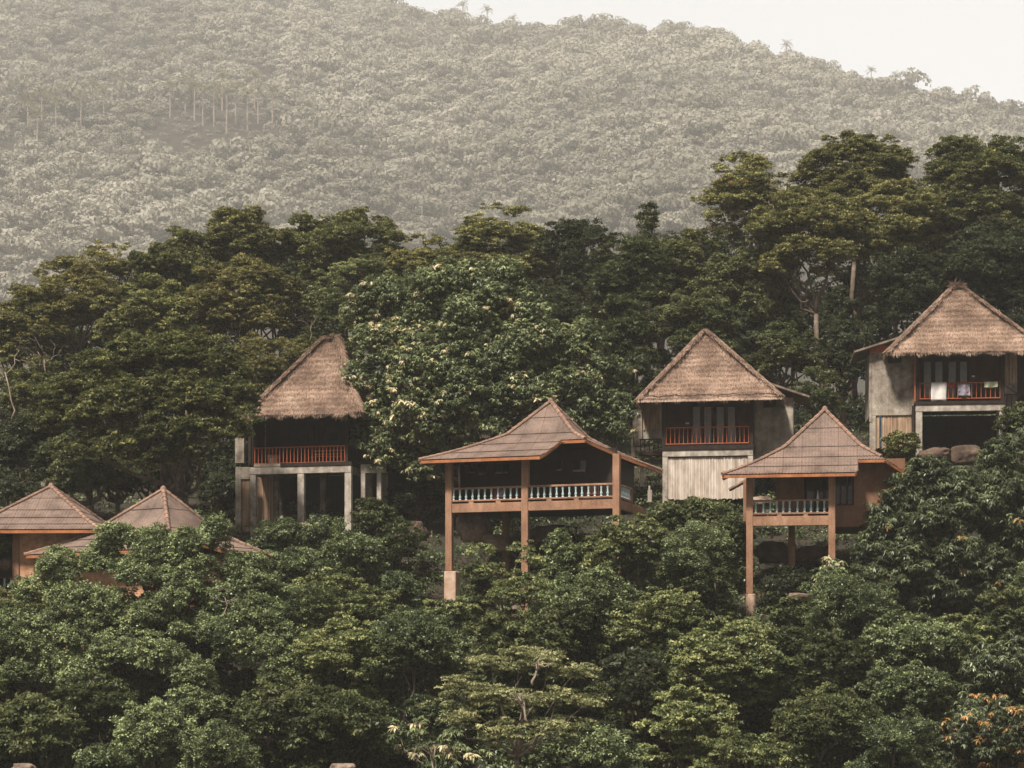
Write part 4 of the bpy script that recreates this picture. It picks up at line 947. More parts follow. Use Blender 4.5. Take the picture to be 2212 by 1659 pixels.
# ================= leftmost pavilion
def pavilion_left():
    H = House('tiled_pavilion', 'leftmost tiled pavilion with orange brick wall, cut by the photo edge', 'pavilion', 0, 979.2, .28644, 92, 1100, 108, 2, 'tiled pavilions')
    L = H.L; zt = L(110, 1040)[1]; ze = L(400, 578, -1)[1]; topz = ze+.05
    mb = MB(); mb.box(-4.2, L(760, 0)[0], .04, .3, 0, zt); mb.build('beam', M['terracotta'], H.root, .015)
    mb = MB(); mb.box(-4.2, 4.2, .31, 4.5, zt-.25, zt-.02); mb.build('floor', M['wood_dark'], H.root)
    mb = MB(); post(mb, .18, 0, .36, H.gz(.2, 0)-.3, topz); mb.build('front_post', M['terracotta'], H.root, .02)
    mb = MB(); post(mb, -3.9, 0, .36, H.gz(-3.9, 0)-.3, topz); mb.build('front_post', M['terracotta'], H.root, .02)
    mb = MB(); post(mb, 3.9, 0, .36, H.gz(3.9, 0)-.3, -.01); mb.build('front_post', M['terracotta'], H.root, .02)
    w = MB(); w.box(.37, 4.1, .08, .25, zt, topz); w.build('brick_wall', M['brick'], H.root)
    w = MB(); w.box(-4.1, 4.1, 3.0, 3.2, zt, topz); w.box(3.9, 4.1, .26, 3.0, zt, topz); w.build('rear_wall', M['wood_dark'], H.root)
    fr = MB()
    for t, b in ((925, 940), (1012, 1026)):
        fr.box(-3.7, 0, .09, .24, L(60, b)[1], L(60, t)[1])
    rl = fr.build('balustrade', M['wood_brown'], H.root)
    z0 = L(60, 1012)[1]; balusters(H, rl, [(L(35-i*48+0, 970, .16)[0], .16) for i in range(-1, 5)], z0, L(60, 940)[1]-z0)
    cxx, za = L(385, 255, 3); xr = L(755, 560, -1)[0]; a = xr-cxx
    tiled_roof(H, cxx, 3, a*1.04, a, 4, 4, ze, za, .52, L(590, 430, 3-.52*4)[1], lambda q: 1.0, lambda q: 1.0)
    b = MB(); r = np.random.default_rng(3)
    me = None
    bmv = nrm(r.normal(size=(900, 3))); V = leaf_quads(bmv*.36*r.uniform(.9, 1.05, (900, 1)), bmv, np.cross(bmv, r.normal(size=(900, 3))), np.full(900, .22), np.full(900, .05), .1)
    root = empty('straw_ball', H.world(L(45, 840, .6)[0], .6, L(45, 840, .6)[1])); tag(root, 'round brown straw ball hanging in the veranda at the left edge', 'ornament')
    quads_obj('straw', V, M['thatch'], root, r.uniform(0, .7, 900)); c = MB(); c.tube([(0,0,-.33), (0,0,-.2), (0,0,0), (0,0,.2), (0,0,.33)], [.05,.26,.33,.26,.05], 10); c.build('core', M['straw_ball'], root, smooth=True)
    c = MB(); c.beam((0,0,.3), (0,0,max(.6, topz-(L(45,840,.6)[1]))), .02, .02); c.build('cord', M['wood_brown'], root)
    t_ = MB(); t_.lathe(0, 0, [(0,.24),(.05,.25),(.6,.26),(.62,.2)], 14); o = t_.build('drum', M['blue_drum'], None, smooth=True); o.location = H.world(L(60, 0, .9)[0], .9, zt-.02)
    tag(o, 'blue drum on the leftmost veranda behind the balusters', 'drum')

# ================= second from left pavilion, turned so a corner faces us
def pavilion_corner():
    th = 33
    H = House('tiled_pavilion', 'low tiled pavilion seen corner on behind the big left bush', 'pavilion', 0, 979.2, .28644, 1232, 700, 107, th, 'tiled pavilions')
    L = H.L
    # apex on plane y=0 of this frame; centre of the plan is the origin
    cxx, za = L(1232, 278, 0); a = 5.5
    ze = L(165, 755, 0)[1]-.05
    ze = (YH-(979.2+755*.28644))/F*(107-1.2)-H.Z0
    tc_ = .60
    ft = lambda q: 1.0 if q < cxx+1.2 else (max(tc_, 1-(q-cxx-1.2)/.6*.4) if q < cxx+1.8 else tc_)
    aL, aR, bF, bB = 6.5, 4.1, 3.7, 4.0
    rt = lambda q: .94 if q > .6 else (tc_ if q < -bF*tc_ else tc_+(.94-tc_)*(q+bF*tc_)/(.6+bF*tc_))
    tiled_roof(H, cxx, 0, aL, aR, bF, bB, ze, za, .50, za-(za-ze)*.64, ft, rt)
    X0, X1, Y0_, Y1_ = -aL+1.4, aR-1.2, -bF+1.2, bB-1.0; zl = ze-3.0; zr_ = ze-.05
    w = MB(); w.box(X0, X1, Y0_, Y0_+.2, zl, zr_); w.box(X1-.2, X1, Y0_+.2, Y1_, zl, zr_); w.box(X0, X0+.2, Y0_+.2, Y1_, zl, zr_); w.box(X0+.2, X1-.2, Y1_-.2, Y1_, zl, zr_)
    w.build('brick_wall', M['brick'], H.root)
    f = MB(); f.box(X0-.05, X1+.05, Y0_-.05, Y1_+.05, ze-3.3, ze-3.01); f.build('floor', M['terracotta'], H.root)
    for xx in (X0+.2, X1-.2):
        for yy in (Y0_+.05, Y1_-.4):
            p = MB(); post(p, xx, yy, .36, H.gz(xx, yy)-.4, ze-3.31); p.build('post', M['terracotta'], H.root)

# ---- thatched roof: straw blades in courses over a rough under-surface
def thatched_roof(H, x0, x1, y0, y1, ze, ax0, ax1, ay, za, seed, tuft=0, band=False, messy=0):
    r = np.random.default_rng(seed)
    E = [np.array(v, float) for v in ((x0,y0,ze),(x1,y0,ze),(x1,y1,ze),(x0,y1,ze))]; A0 = np.array((ax0,ay,za)); A1 = np.array((ax1,ay,za))
    sides = [(E[0],E[1],A0,A1), (E[1],E[2],A1,A1), (E[2],E[3],A1,A0), (E[3],E[0],A0,A0)]
    root = None; C = []; Nn = []; A = []; Ls = []; Ws = []; tt = []
    mb = MB()
    def surf(sd, u, v):
        e0, e1, a0, a1 = sides[sd]; p = (e0+(e1-e0)*u)*(1-v)+(a0+(a1-a0)*u)*v
        return p
    for sd in range(4):
        n, m = 26, 16; b = len(mb.v); e0, e1, a0, a1 = sides[sd]; nn = nrm(np.cross(e1-e0, (a0+a1)/2-(e0+e1)/2))
        for j in range(m+1):
            for i in range(n+1):
                u, v = i/n, j/m; p = surf(sd, u, v); k = nz(p[0]*1.0+seed, p[1]+p[2], .7)*.10+nz(p[0]+seed, p[2]-p[1], 2.2)*.05
                k -= .22*math.sin(math.pi*v)*.6
                if j == 0: k = 0
                edge = min(u, 1-u)
                mb.v.append(tuple(p+nn*(k if 0 < edge else 0)))
        for j in range(m):
            for i in range(n): mb.f.append((b+j*(n+1)+i, b+j*(n+1)+i+1, b+(j+1)*(n+1)+i+1, b+(j+1)*(n+1)+i))
        # blades
        area = np.linalg.norm(np.cross(e1-e0, (a0+a1)/2-(e0+e1)/2))/2; cnt = int(area*(620 if sd != 2 else 120))
        u = r.random(cnt); v = 1-np.sqrt(1-r.random(cnt)*.995)
        v = np.where(r.random(cnt) < .4, (np.floor(v*14)+r.uniform(0, .35, cnt))/14, v); v = np.clip(v, 0, .99)
        P_ = (e0+(e1-e0)*u[:, None])*(1-v[:, None])+(a0+(a1-a0)*u[:, None])*v[:, None]
        k = np.array([nz(p[0]+seed, p[1]+p[2], .7)*.10+nz(p[0]+seed, p[2]-p[1], 2.2)*.05 for p in P_])-.132*np.sin(math.pi*v)
        up = nrm((a0+a1)/2-(e0+e1)/2); dn = -up; side = nrm(e1-e0)
        ln = r.uniform(.16, .38, cnt); ang = r.normal(0, .33, cnt)
        ax = dn*np.cos(ang)[:, None]+side*np.sin(ang)[:, None]+nn*r.uniform(.0, .22, cnt)[:, None]
        C.append(P_+nn*(k+.03)[:, None]+ax*.02); Nn.append(np.tile(nn, (cnt, 1))+r.normal(size=(cnt, 3))*.35); A.append(ax); Ls.append(ln); Ws.append(r.uniform(.014, .034, cnt))
        pt = np.array([nz(p[0]*1.3+seed*3, p[2]*1.3, .8) for p in P_])
        tt.append(np.clip(r.normal(.47, .2, cnt)+pt*.42+.05*np.sin(v*88), 0, 1))
        # fringe hanging from the eave
        cnt = int(np.linalg.norm(e1-e0)*90); u = r.random(cnt); P_ = e0+(e1-e0)*u[:, None]
        ln = r.uniform(.14, .34, cnt)*(1+.3*np.sin(u*40+seed)); ax = nrm(dn*.75+np.array([0, 0, -.75])+side*r.normal(0, .22, cnt)[:, None]+nn*r.normal(0, .12, cnt)[:, None])
        C.append(P_+up*.06+ax*(ln/2)[:, None]+nn*r.uniform(-.10, .04, cnt)[:, None]); Nn.append(np.tile(nn, (cnt, 1))+r.normal(size=(cnt, 3))*.5); A.append(ax); Ls.append(ln); Ws.append(r.uniform(.02, .05, cnt)); tt.append(r.uniform(.35, 1, cnt))
        if band:   # second eave layer, a paler band of cut ends below a rope line
            cnt = int(np.linalg.norm(e1-e0)*110); u = r.random(cnt); P_ = e0+(e1-e0)*u[:, None]
            ax = nrm(dn*.6+np.array([0, 0, -.5])+side*r.normal(0, .15, cnt)[:, None]+nn*.15)
            C.append(P_-up*.02+ax*.1); Nn.append(np.tile(nn, (cnt, 1))+r.normal(size=(cnt, 3))*.4); A.append(ax); Ls.append(r.uniform(.2, .34, cnt)); Ws.append(r.uniform(.03, .06, cnt)); tt.append(r.uniform(.7, 1, cnt))
    # hip bundles
    hips = [(E[0], A0), (E[1], A1), (E[2], A1), (E[3], A0)]
    for hi_, (e, a) in enumerate(hips):
        d = nrm(e-a); ln = np.linalg.norm(e-a); out = nrm(np.array([e[0]-a[0], e[1]-a[1], 0])); n_up = nrm(out*.5+np.array([0, 0, 1])); sdv = nrm(np.cross(d, n_up))
        cnt = int(ln*330); s_ = r.random(cnt)*ln; off = r.normal(0, .15, cnt).clip(-.32, .32)
        ax = d+sdv*(off*2.0+r.normal(0, .25, cnt))[:, None]+n_up*r.uniform(-.05, .12, cnt)[:, None]
        C.append(a+d*s_[:, None]+sdv*off[:, None]+n_up*(.10-np.abs(off)*.35+r.uniform(-.02, .03, cnt))[:, None]); Nn.append(np.tile(n_up, (cnt, 1))+r.normal(size=(cnt, 3))*.4)
        A.append(ax); Ls.append(r.uniform(.2, .5, cnt)); Ws.append(r.uniform(.02, .04, cnt)); tt.append(np.clip(r.normal(.55, .2, cnt), 0, 1))
        tu = [tuple(a+d*ln*q+n_up*(.01-.12*math.sin(math.pi*q)*.5)) for q in np.linspace(0, .995, 9)]; mb.tube(tu, [.13]*9, 6)
    # apex cap and tuft
    cnt = int(500+900*tuft); q = r.random(cnt); ce = A0+(A1-A0)*q[:, None]; az = r.uniform(0, 6.283, cnt)
    wild = .25+.5*tuft; h = np.stack([np.cos(az), np.sin(az), np.full(cnt, -.85)], 1)+r.normal(size=(cnt, 3))*wild*.8
    hh = nrm(h); ln = r.uniform(.22, .5, cnt)*(1+.35*(tuft > 0)*r.random(cnt))
    C.append(ce+np.array([0, 0, .08])+hh*(ln*.5)[:, None]); Nn.append(r.normal(size=(cnt, 3))); A.append(hh); Ls.append(ln); Ws.append(r.uniform(.02, .045, cnt)); tt.append(np.clip(r.normal(.45, .25, cnt), 0, 1))
    ro = mb.build('roof', M['thatch_base'], H.root)
    V = leaf_quads(np.concatenate(C), np.concatenate(Nn), np.concatenate(A), np.concatenate(Ls), np.concatenate(Ws), .05)
    quads_obj('thatch', V, M['thatch'], ro, np.concatenate(tt))
    if band:
        rb = MB(); pts = []
        for sd in (3, 0, 1):
            e0, e1, a0, a1 = sides[sd]; nn = nrm(np.cross(e1-e0, (a0+a1)/2-(e0+e1)/2)); up = nrm((a0+a1)/2-(e0+e1)/2)
            for q in np.linspace(0.02, .98, 60): pts.append(tuple(e0+(e1-e0)*q+up*(.14+.05*math.sin(q*31+sd)+.03*math.sin(q*77))+nn*.10))
        rb.tube(pts, [.022]*len(pts), 5); rb.build('rope', M['wood_dark'], ro)
    # rafters and underside frame
    uf = MB()
    for i in range(9):
        x = x0+.4+(x1-x0-.8)*i/8; uf.beam((x, y0+.15, ze-.08), ((ax0+ax1)/2+(x-(ax0+ax1)/2)*.3, ay-.6, ze+(za-ze)*.7), .07, .07)
    uf.build('rafters', M['wood_dark'], ro)
    return ro

def plank_panel(name, H, x0, x1, y, z0, z1, mat, seed, w=.075, parent=None, rag=.05):
    r = np.random.default_rng(seed); V = []; x = x0; tt = []
    while x < x1-.01:
        ww = min(w*r.uniform(.75, 1.25), x1-x); d = r.uniform(0, .03); zb = z0+r.uniform(-rag, rag); zt = z1; n = 4; t_ = np.clip(r.normal(.5, .22), 0, 1)
        for i in range(n):
            a0 = math.pi*i/n; a1 = math.pi*(i+1)/n
            xa = x+ww/2-math.cos(a0)*ww/2; xb = x+ww/2-math.cos(a1)*ww/2; ya = y-math.sin(a0)*ww*.5+d; yb = y-math.sin(a1)*ww*.5+d
            V.append([(xa, ya, zb), (xb, yb, zb), (xb, yb, zt), (xa, ya, zt)]); tt.append(t_)
        x += ww
    V.append([(x1, y+.07, z0), (x0, y+.07, z0), (x0, y+.07, z1), (x1, y+.07, z1)]); tt.append(.1)
    return quads_obj(name, np.array(V, dtype=float), M[mat], parent or H.root, np.array(tt))

def slat_rail(H, x0, x1, y, zt, zb, n, posts=(), h=.05, parent=None, mat='rail_red'):
    fr = MB(); fr.box(x0, x1, y, y+.08, zt-.07, zt); fr.box(x0, x1, y+.01, y+.07, zb, zb+.06)
    rl = fr.build('railing', M[mat], parent or H.root, .008)
    b = MB(); b.box(-.022, .022, .02, .06, zb+.06, zt-.07); o0 = b.build('baluster', M[mat], rl); o0.location = (x0+.03, y, 0)
    for i in range(1, n):
        o = o0.copy(); col.objects.link(o); o.location = (x0+.03+(x1-x0-.06)*i/(n-1), y, 0)
    return rl

def glass_doors(H, strips, t, b, y, zx0, zx1):
    f = MB(); xa, xb, z0, z1 = H.bx(f, zx0, zx1, t-14, b, y-.04, .03); fo = f.build('glass_door', M['wood_dark'], H.root)
    for (a, c) in strips:
        g_ = MB(); x0 = H.L(a, t, y-.05)[0]; x1 = H.L(c, t, y-.05)[0]; g_.box(x0, x1, y-.055, y-.042, z0+.12, H.L((a+c)/2, t, y)[1]); g_.build('pane', M['frost'], fo)
    return fo

def lean_to(H, pts, thick, y0, y1, mat='wood_mid'):
    """sloping slab between two readings, running y0..y1"""
    a = H.L(*pts[0], y0); b = H.L(*pts[1], y0); m_ = MB()
    v = [(a[0],y0,a[1]),(b[0],y0,b[1]),(b[0],y1,b[1]),(a[0],y1,a[1])]; v += [(x,y,z-thick) for x,y,z in v]
    m_.add(v, [(0,1,2,3),(7,6,5,4),(0,4,5,1),(1,5,6,2),(2,6,7,3),(3,7,4,0)]); ro = m_.build('lean_to_roof', M[mat], H.root)
    fb = MB(); fb.beam((a[0]-.02, y0-.04, a[1]-.05), (b[0], y0-.04, b[1]-.05), .05, .12); fb.build('edge_board', M['wood_mid'], ro)

# ================= first hut
def hut_first():
    H = House('thatched_hut', 'thatched hut on concrete pillars half hidden by the big spreading tree, leftmost of the three', 'hut', 460.8, 679.7, .30205, 262, 1145, 121, 13, 'thatched huts on the slope')
    L = H.L; zt = L(290, 1093)[1]; W = L(985, 1100)[0]
    b_ = MB(); b_.box(0, W, 0, .32, 0, zt); b_.build('concrete_beam', M['concrete_pale'], H.root, .02)
    b_ = MB(); H.bx(b_, 290, 480, 1072, 1092, -.02, .3, 300); b_.build('upstand', M['concrete'], H.root, .02)
    for xa_, xb_ in ((W-.3, W-.02), (.02, .3)): b_ = MB(); b_.box(xa_, xb_, .33, 3.6, 0, zt-.02); b_.build('side_beam', M['concrete'], H.root, .02)
    fl = MB(); fl.box(L(480, 0)[0], W+.05, -.05, 5.5, zt+.01, zt+.22); fl.box(.02, L(480, 0)[0]-.01, .3, 5.5, zt+.01, zt+.2); fl.build('floor', M['wood_dark'], H.root)
    for a, c, bo in ((262, 302, 1540), (600, 648, 1530), (937, 985, 1500)):
        p = MB(); x0 = L(a, 1200)[0]; x1 = L(c, 1200)[0]; p.box(x0, x1, .02, .34, min(L(a, bo)[1], H.gz(x0, 0)-.2), -.002); p.build('pillar', M['concrete_pale'], H.root, .02)
    for a, c, y in ((762, 798, 3.2), (430, 460, 1.9)):
        p = MB(); x0 = L(a, 1200, y)[0]; x1 = L(c, 1200, y)[0]; p.box(x0, x1, y, y+.32, H.gz(x0, y)-.3, zt); p.build('pillar', M['concrete'], H.root, .02)
    # left concrete frame
    y = .5; p = MB(); H.bx(p, 157, 197, 1090, 1560, y, .3); H.bx(p, 197, 262, 1090, 1178, y, .28); H.bx(p, 155, 220, 780, 1062, y, .3); p.build('side_frame', M['concrete'], H.root, .02)
    x0 = L(200, 0, y)[0]; x1 = L(260, 0, y)[0]; plank_panel('bamboo_wall', H, x0, x1, y+.1, L(230, 1550, y)[1], L(230, 1180, y)[1], 'bamboo', 1)
    x0 = L(305, 0, 1.8)[0]; x1 = L(428, 0, 1.8)[0]; plank_panel('bamboo_wall', H, x0, x1, 1.85, L(370, 1500, 1.8)[1], zt-.05, 'bamboo', 2)
    w = MB(); w.box(.1, W+2.2, 4.6, 4.8, -3.6, zt-.1); w.build('cellar_wall', M['wood_dark'], H.root)
    # upper room
    zb_, ztop = zt+.22, L(290, 735)[1]+.15
    rl = slat_rail(H, L(290, 0)[0], L(940, 0)[0], .05, L(290, 950)[1], L(290, 1068)[1]-.02, 26)
    w = MB(); w.box(.2, W, 2.2, 2.35, zb_, ztop+.8); w.box(-.1, .1, .6, 2.35, zb_, ztop); w.box(.2, W+1.4, 2.36, 5.2, zb_, ztop+.5); w.box(W+.25, W+1.4, .9, 2.34, zb_-.1, ztop); w.build('room_wall', M['wood_dark'], H.root)
    for a in (250, 945):
        p = MB(); H.bx(p, a, a+18, 735, 1066, .1, .16, 290 if a < 500 else None); p.build('veranda_post', M['wood_dark'], H.root)
    for a, c in ((605, 690), (700, 750), (785, 900)):
        f = MB(); xa, xb, z0, z1 = H.bx(f, a, c, 792, 925, 2.12, .07, 600); fo = f.build('window', M['wood_dark'], H.root); g_ = MB(); g_.box(xa+.1, xb-.1, 2.10, 2.115, z0+.1, z1-.1); g_.build('pane', M['glass'], fo)
    # right concrete frame with its own little rail
    y = .9; p = MB(); H.bx(p, 1052, 1228, 1068, 1132, y, .35); H.bx(p, 1054, 1086, 1132, 1380, y, .33); H.bx(p, 1168, 1200, 1132, 1380, y, .33); p.build('side_frame', M['concrete_pale'], H.root, .02)
    p = MB(); H.bx(p, 1098, 1130, 1140, 1360, y+2, .33); H.bx(p, 1205, 1240, 1140, 1360, y+2.2, .3); H.bx(p, 1030, 1062, 1355, 1400, y-.2, .5); p.build('rear_frame', M['concrete'], H.root, .02)
    p = MB(); H.bx(p, 1060, 1080, 985, 1066, y+.05, .1); H.bx(p, 1205, 1222, 980, 1066, y+.05, .1); H.bx(p, 1080, 1205, 990, 1000, y+.05, .06); H.bx(p, 1085, 1195, 1040, 1050, y+.05, .06); p.build('landing_rail', M['wood_mid'], H.root)
    # roof
    yf = -1.2; x0 = L(205, 700, yf)[0]; x1 = L(1050, 690, yf)[0]; ze = L(320, 722, yf)[1]; cy = 2.6; ax0, za = L(785, 165, cy); ax1 = L(885, 165, cy)[0]
    thatched_roof(H, x0, x1, yf, 6.2, ze, ax0, ax1, cy, za, 7, tuft=.6)
    # things on the veranda
    r0 = empty('basket', H.world(L(428, 0, .7)[0], .75, zb_-.02)); tag(r0, 'pale round basket behind the red railing of the first hut', 'basket')
    t_ = MB(); t_.lathe(0, 0, [(0,.30),(.03,.32),(.30,.37),(.56,.38),(.561,.34),(.3,.3)], 16); t_.build('body', M['basket'], r0, smooth=True); t_ = MB(); t_.tube([(.38*math.cos(a), .38*math.sin(a), .57) for a in np.linspace(0, 6.283, 17)], [.022]*17, 5); t_.build('rim', M['basket'], r0)
    bn = empty('bench', H.world(L(815, 0, 1.0)[0], 1.1, zb_), -math.radians(13)); tag(bn, 'slatted orange wooden bench on the first hut veranda, right side', 'bench')
    s = MB()
    for i in range(5): s.box(-1.0, 1.0, -.2+i*.09, -.13+i*.09, .42, .46)
    s.build('seat', M['rail_red'], bn); s = MB(); s.box(-1, 1, .28, .32, .80, .88); s.box(-1, 1, .28, .32, .62, .68)
    for i in range(12): s.box(-.98+i*.175, -.94+i*.175, .29, .31, .47, .62)
    s.build('backrest', M['rail_red'], bn)
    for a in (-.9, .86):
        for b in (-.18, .2):
            s = MB(); s.box(a, a+.06, b, b+.06, 0, .42); s.build('leg', M['rail_red'], bn)
    return H

# ================= second hut
def hut_second():
    H = House('thatched_hut', 'neat thatched hut with pale bamboo wall under its red railing, middle one of the three', 'hut', 1324.8, 691.2, .26034, 408, 1137, 121, 9, 'thatched huts on the slope')
    L = H.L; zt = L(420, 1082)[1]; W = L(1160, 1100)[0]
    b_ = MB(); b_.box(0, W, 0, .3, 0, zt); b_.build('concrete_beam', M['concrete_pale'], H.root, .02)
    for a, c, bo in ((408, 452, 1530), (1115, 1160, 1530)):
        p = MB(); x0 = L(a, 1200)[0]; x1 = L(c, 1200)[0]; p.box(x0, x1, .02, .32, L(a, bo)[1], -.002); p.build('pillar', M['concrete_pale'], H.root, .02)
    x0 = L(453, 0, .12)[0]; x1 = L(1114, 0, .12)[0]; plank_panel('bamboo_wall', H, x0, x1, .14, L(480, 1490)[1], -.01, 'bamboo_pale', 4, .085)
    b_ = MB(); b_.box(x0, x1, .09, .13, -.05, -.003); b_.build('painted_shade_strip', M['wood_brown'], H.root)  # dark strip added as a painted shade line under the beam
    p = MB(); H.bx(p, 484, 510, 1490, 1620, .25, .2); p.build('stub_post', M['concrete'], H.root)
    w = MB(); w.box(.1, W-.1, .5, 5, L(480, 1490)[1]+.1, zt-.05); w.build('store_room', M['concrete'], H.root)
    fl = MB(); fl.box(-.05, W+.03, -.06, 5, zt+.005, L(420, 1045)[1]); fl.build('floor', M['wood_dark'], H.root)
    zf = L(420, 1045)[1]; ztop = L(420, 650)[1]+.1
    for a in (403, 1132):
        p = MB(); H.bx(p, a, a+28, 655, 1044, .02, .22); p.build('veranda_post', M['wood_dark'], H.root)
    slat_rail(H, L(434, 0)[0], L(1126, 0)[0], .06, L(440, 890)[1], L(440, 1034)[1], 20)
    w = MB(); w.box(.15, W, 1.9, 2.05, zf, ztop+.5); w.build('room_wall', M['wood_brown'], H.root)
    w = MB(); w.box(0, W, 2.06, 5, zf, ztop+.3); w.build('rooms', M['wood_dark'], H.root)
    glass_doors(H, ((663,720),(755,813),(858,916),(951,1009)), 722, 1040, 1.9, 640, 1035)
    s = MB(); H.bx(s, 600, 628, 850, 864, 1.82, .05); s.build('wall_lamp', M['white_cloth'], H.root)
    # left bay: planks, grey panel, stair rail, concrete column
    y = 1.5
    plank_panel('plank_wall', H, L(245, 0, y)[0], L(404, 0, y)[0], y, L(300, 912, y)[1], ztop+.1, 'bamboo', 8, .2)
    bpy.data.objects[-1] if False else None
    s = MB(); H.bx(s, 245, 404, 912, 1000, y+.01, .06); s.build('grey_panel', M['concrete'], H.root)
    s = MB(); H.bx(s, 160, 241, 740, 1045, y-.1, .4); s.build('column', M['concrete'], H.root, .02)
    s = MB(); H.bx(s, 215, 400, 985, 996, .9, .07); [H.bx(s, 222+i*36, 230+i*36, 996, 1100, .9, .05) for i in range(5)]; H.bx(s, 215, 405, 1098, 1120, .85, .8); s.build('stair_rail', M['wood_brown'], H.root)
    s = MB(); H.bx(s, 222, 250, 1140, 1380, 1.6, .28); H.bx(s, 285, 320, 1410, 1510, -.5, .3); H.bx(s, 292, 306, 1375, 1412, -.45, .16); s.build('stair_post', M['concrete'], H.root)
    # right concrete volume
    y = 2.0; xa = L(1160, 0, y)[0]; xb = L(1492, 0, y)[0]; zlo = L(1300, 1230, y)[1]; zhi = L(1400, 645, y)[1]
    s = MB(); s.box(xa-.4, xb, y, y+3.2, zlo, zhi); s.build('concrete_wall', M['concrete'], H.root, .02)
    s = MB(); s.box(L(1452, 0, y)[0], xb+.02, y-.03, y+.25, zlo-2.5, zhi-.01); s.box(xa-.3, xa+.1, y-.02, y+.3, zlo-2.5, zlo-.01); s.build('corner_column', M['concrete'], H.root, .02)
    s = MB(); H.bx(s, 1245, 1350, 662, 725, y-.05, .045); s.build('vent', M['wood_dark'], H.root)
    lean_to(H, ((1270, 510), (1628, 630)), .10, y-.6, y+3.6)
    yf = -1.1; x0 = L(205, 640, yf)[0]; x1 = L(1398, 620, yf)[0]; ze = L(800, 645, yf)[1]; cy = 2.5; xm, za = L(765, 92, cy)
    thatched_roof(H, x0, x1, yf, 6.1, ze, xm-.12, xm+.12, cy, za, 9, band=True)
    s = MB()   # left drooping straw wisp under the eave corner
    return H

# ================= third hut
def cloth_on_rail(H, zx0, zx1, zt_, zb_, label, mat, seed, wav=.03, y=-.02, name='laundry'):
    r = np.random.default_rng(seed); mb = MB(); n = 12; rows = 8; x0 = H.L(zx0, 0, y)[0]; x1 = H.L(zx1, 0, y)[0]; z1 = H.L((zx0+zx1)/2, zt_, y)[1]; z0 = H.L((zx0+zx1)/2, zb_, y)[1]
    for layer, (yy, zlo) in enumerate(((y, z0), (y+.12, z0+(z1-z0)*.35))):
        b = len(mb.v)
        for j in range(rows+1):
            for i in range(n+1):
                u = i/n; v = j/rows; mb.v.append((x0+(x1-x0)*u+.015*math.sin(v*5+seed), yy+(-1 if layer == 0 else 1)*wav*(.4+v)*math.sin(u*9+seed+v), z1+.02-(z1-zlo)*v-(.03*math.sin(u*7+seed) if j == rows else 0)))
        for j in range(rows):
            for i in range(n): mb.f.append((b+j*(n+1)+i, b+j*(n+1)+i+1, b+(j+1)*(n+1)+i+1, b+(j+1)*(n+1)+i))
    b2 = (rows+1)*(n+1)
    for i in range(n): mb.f.append((i, i+1, b2+i+1, b2+i))
    o = mb.build(name, M[mat], None, smooth=True); m_ = o.modifiers.new('thick', 'SOLIDIFY'); m_.thickness = .012
    o.location = H.root.location; o.rotation_euler = H.root.rotation_euler; tag(o, label, 'laundry', 'laundry on the last hut railing'); return o

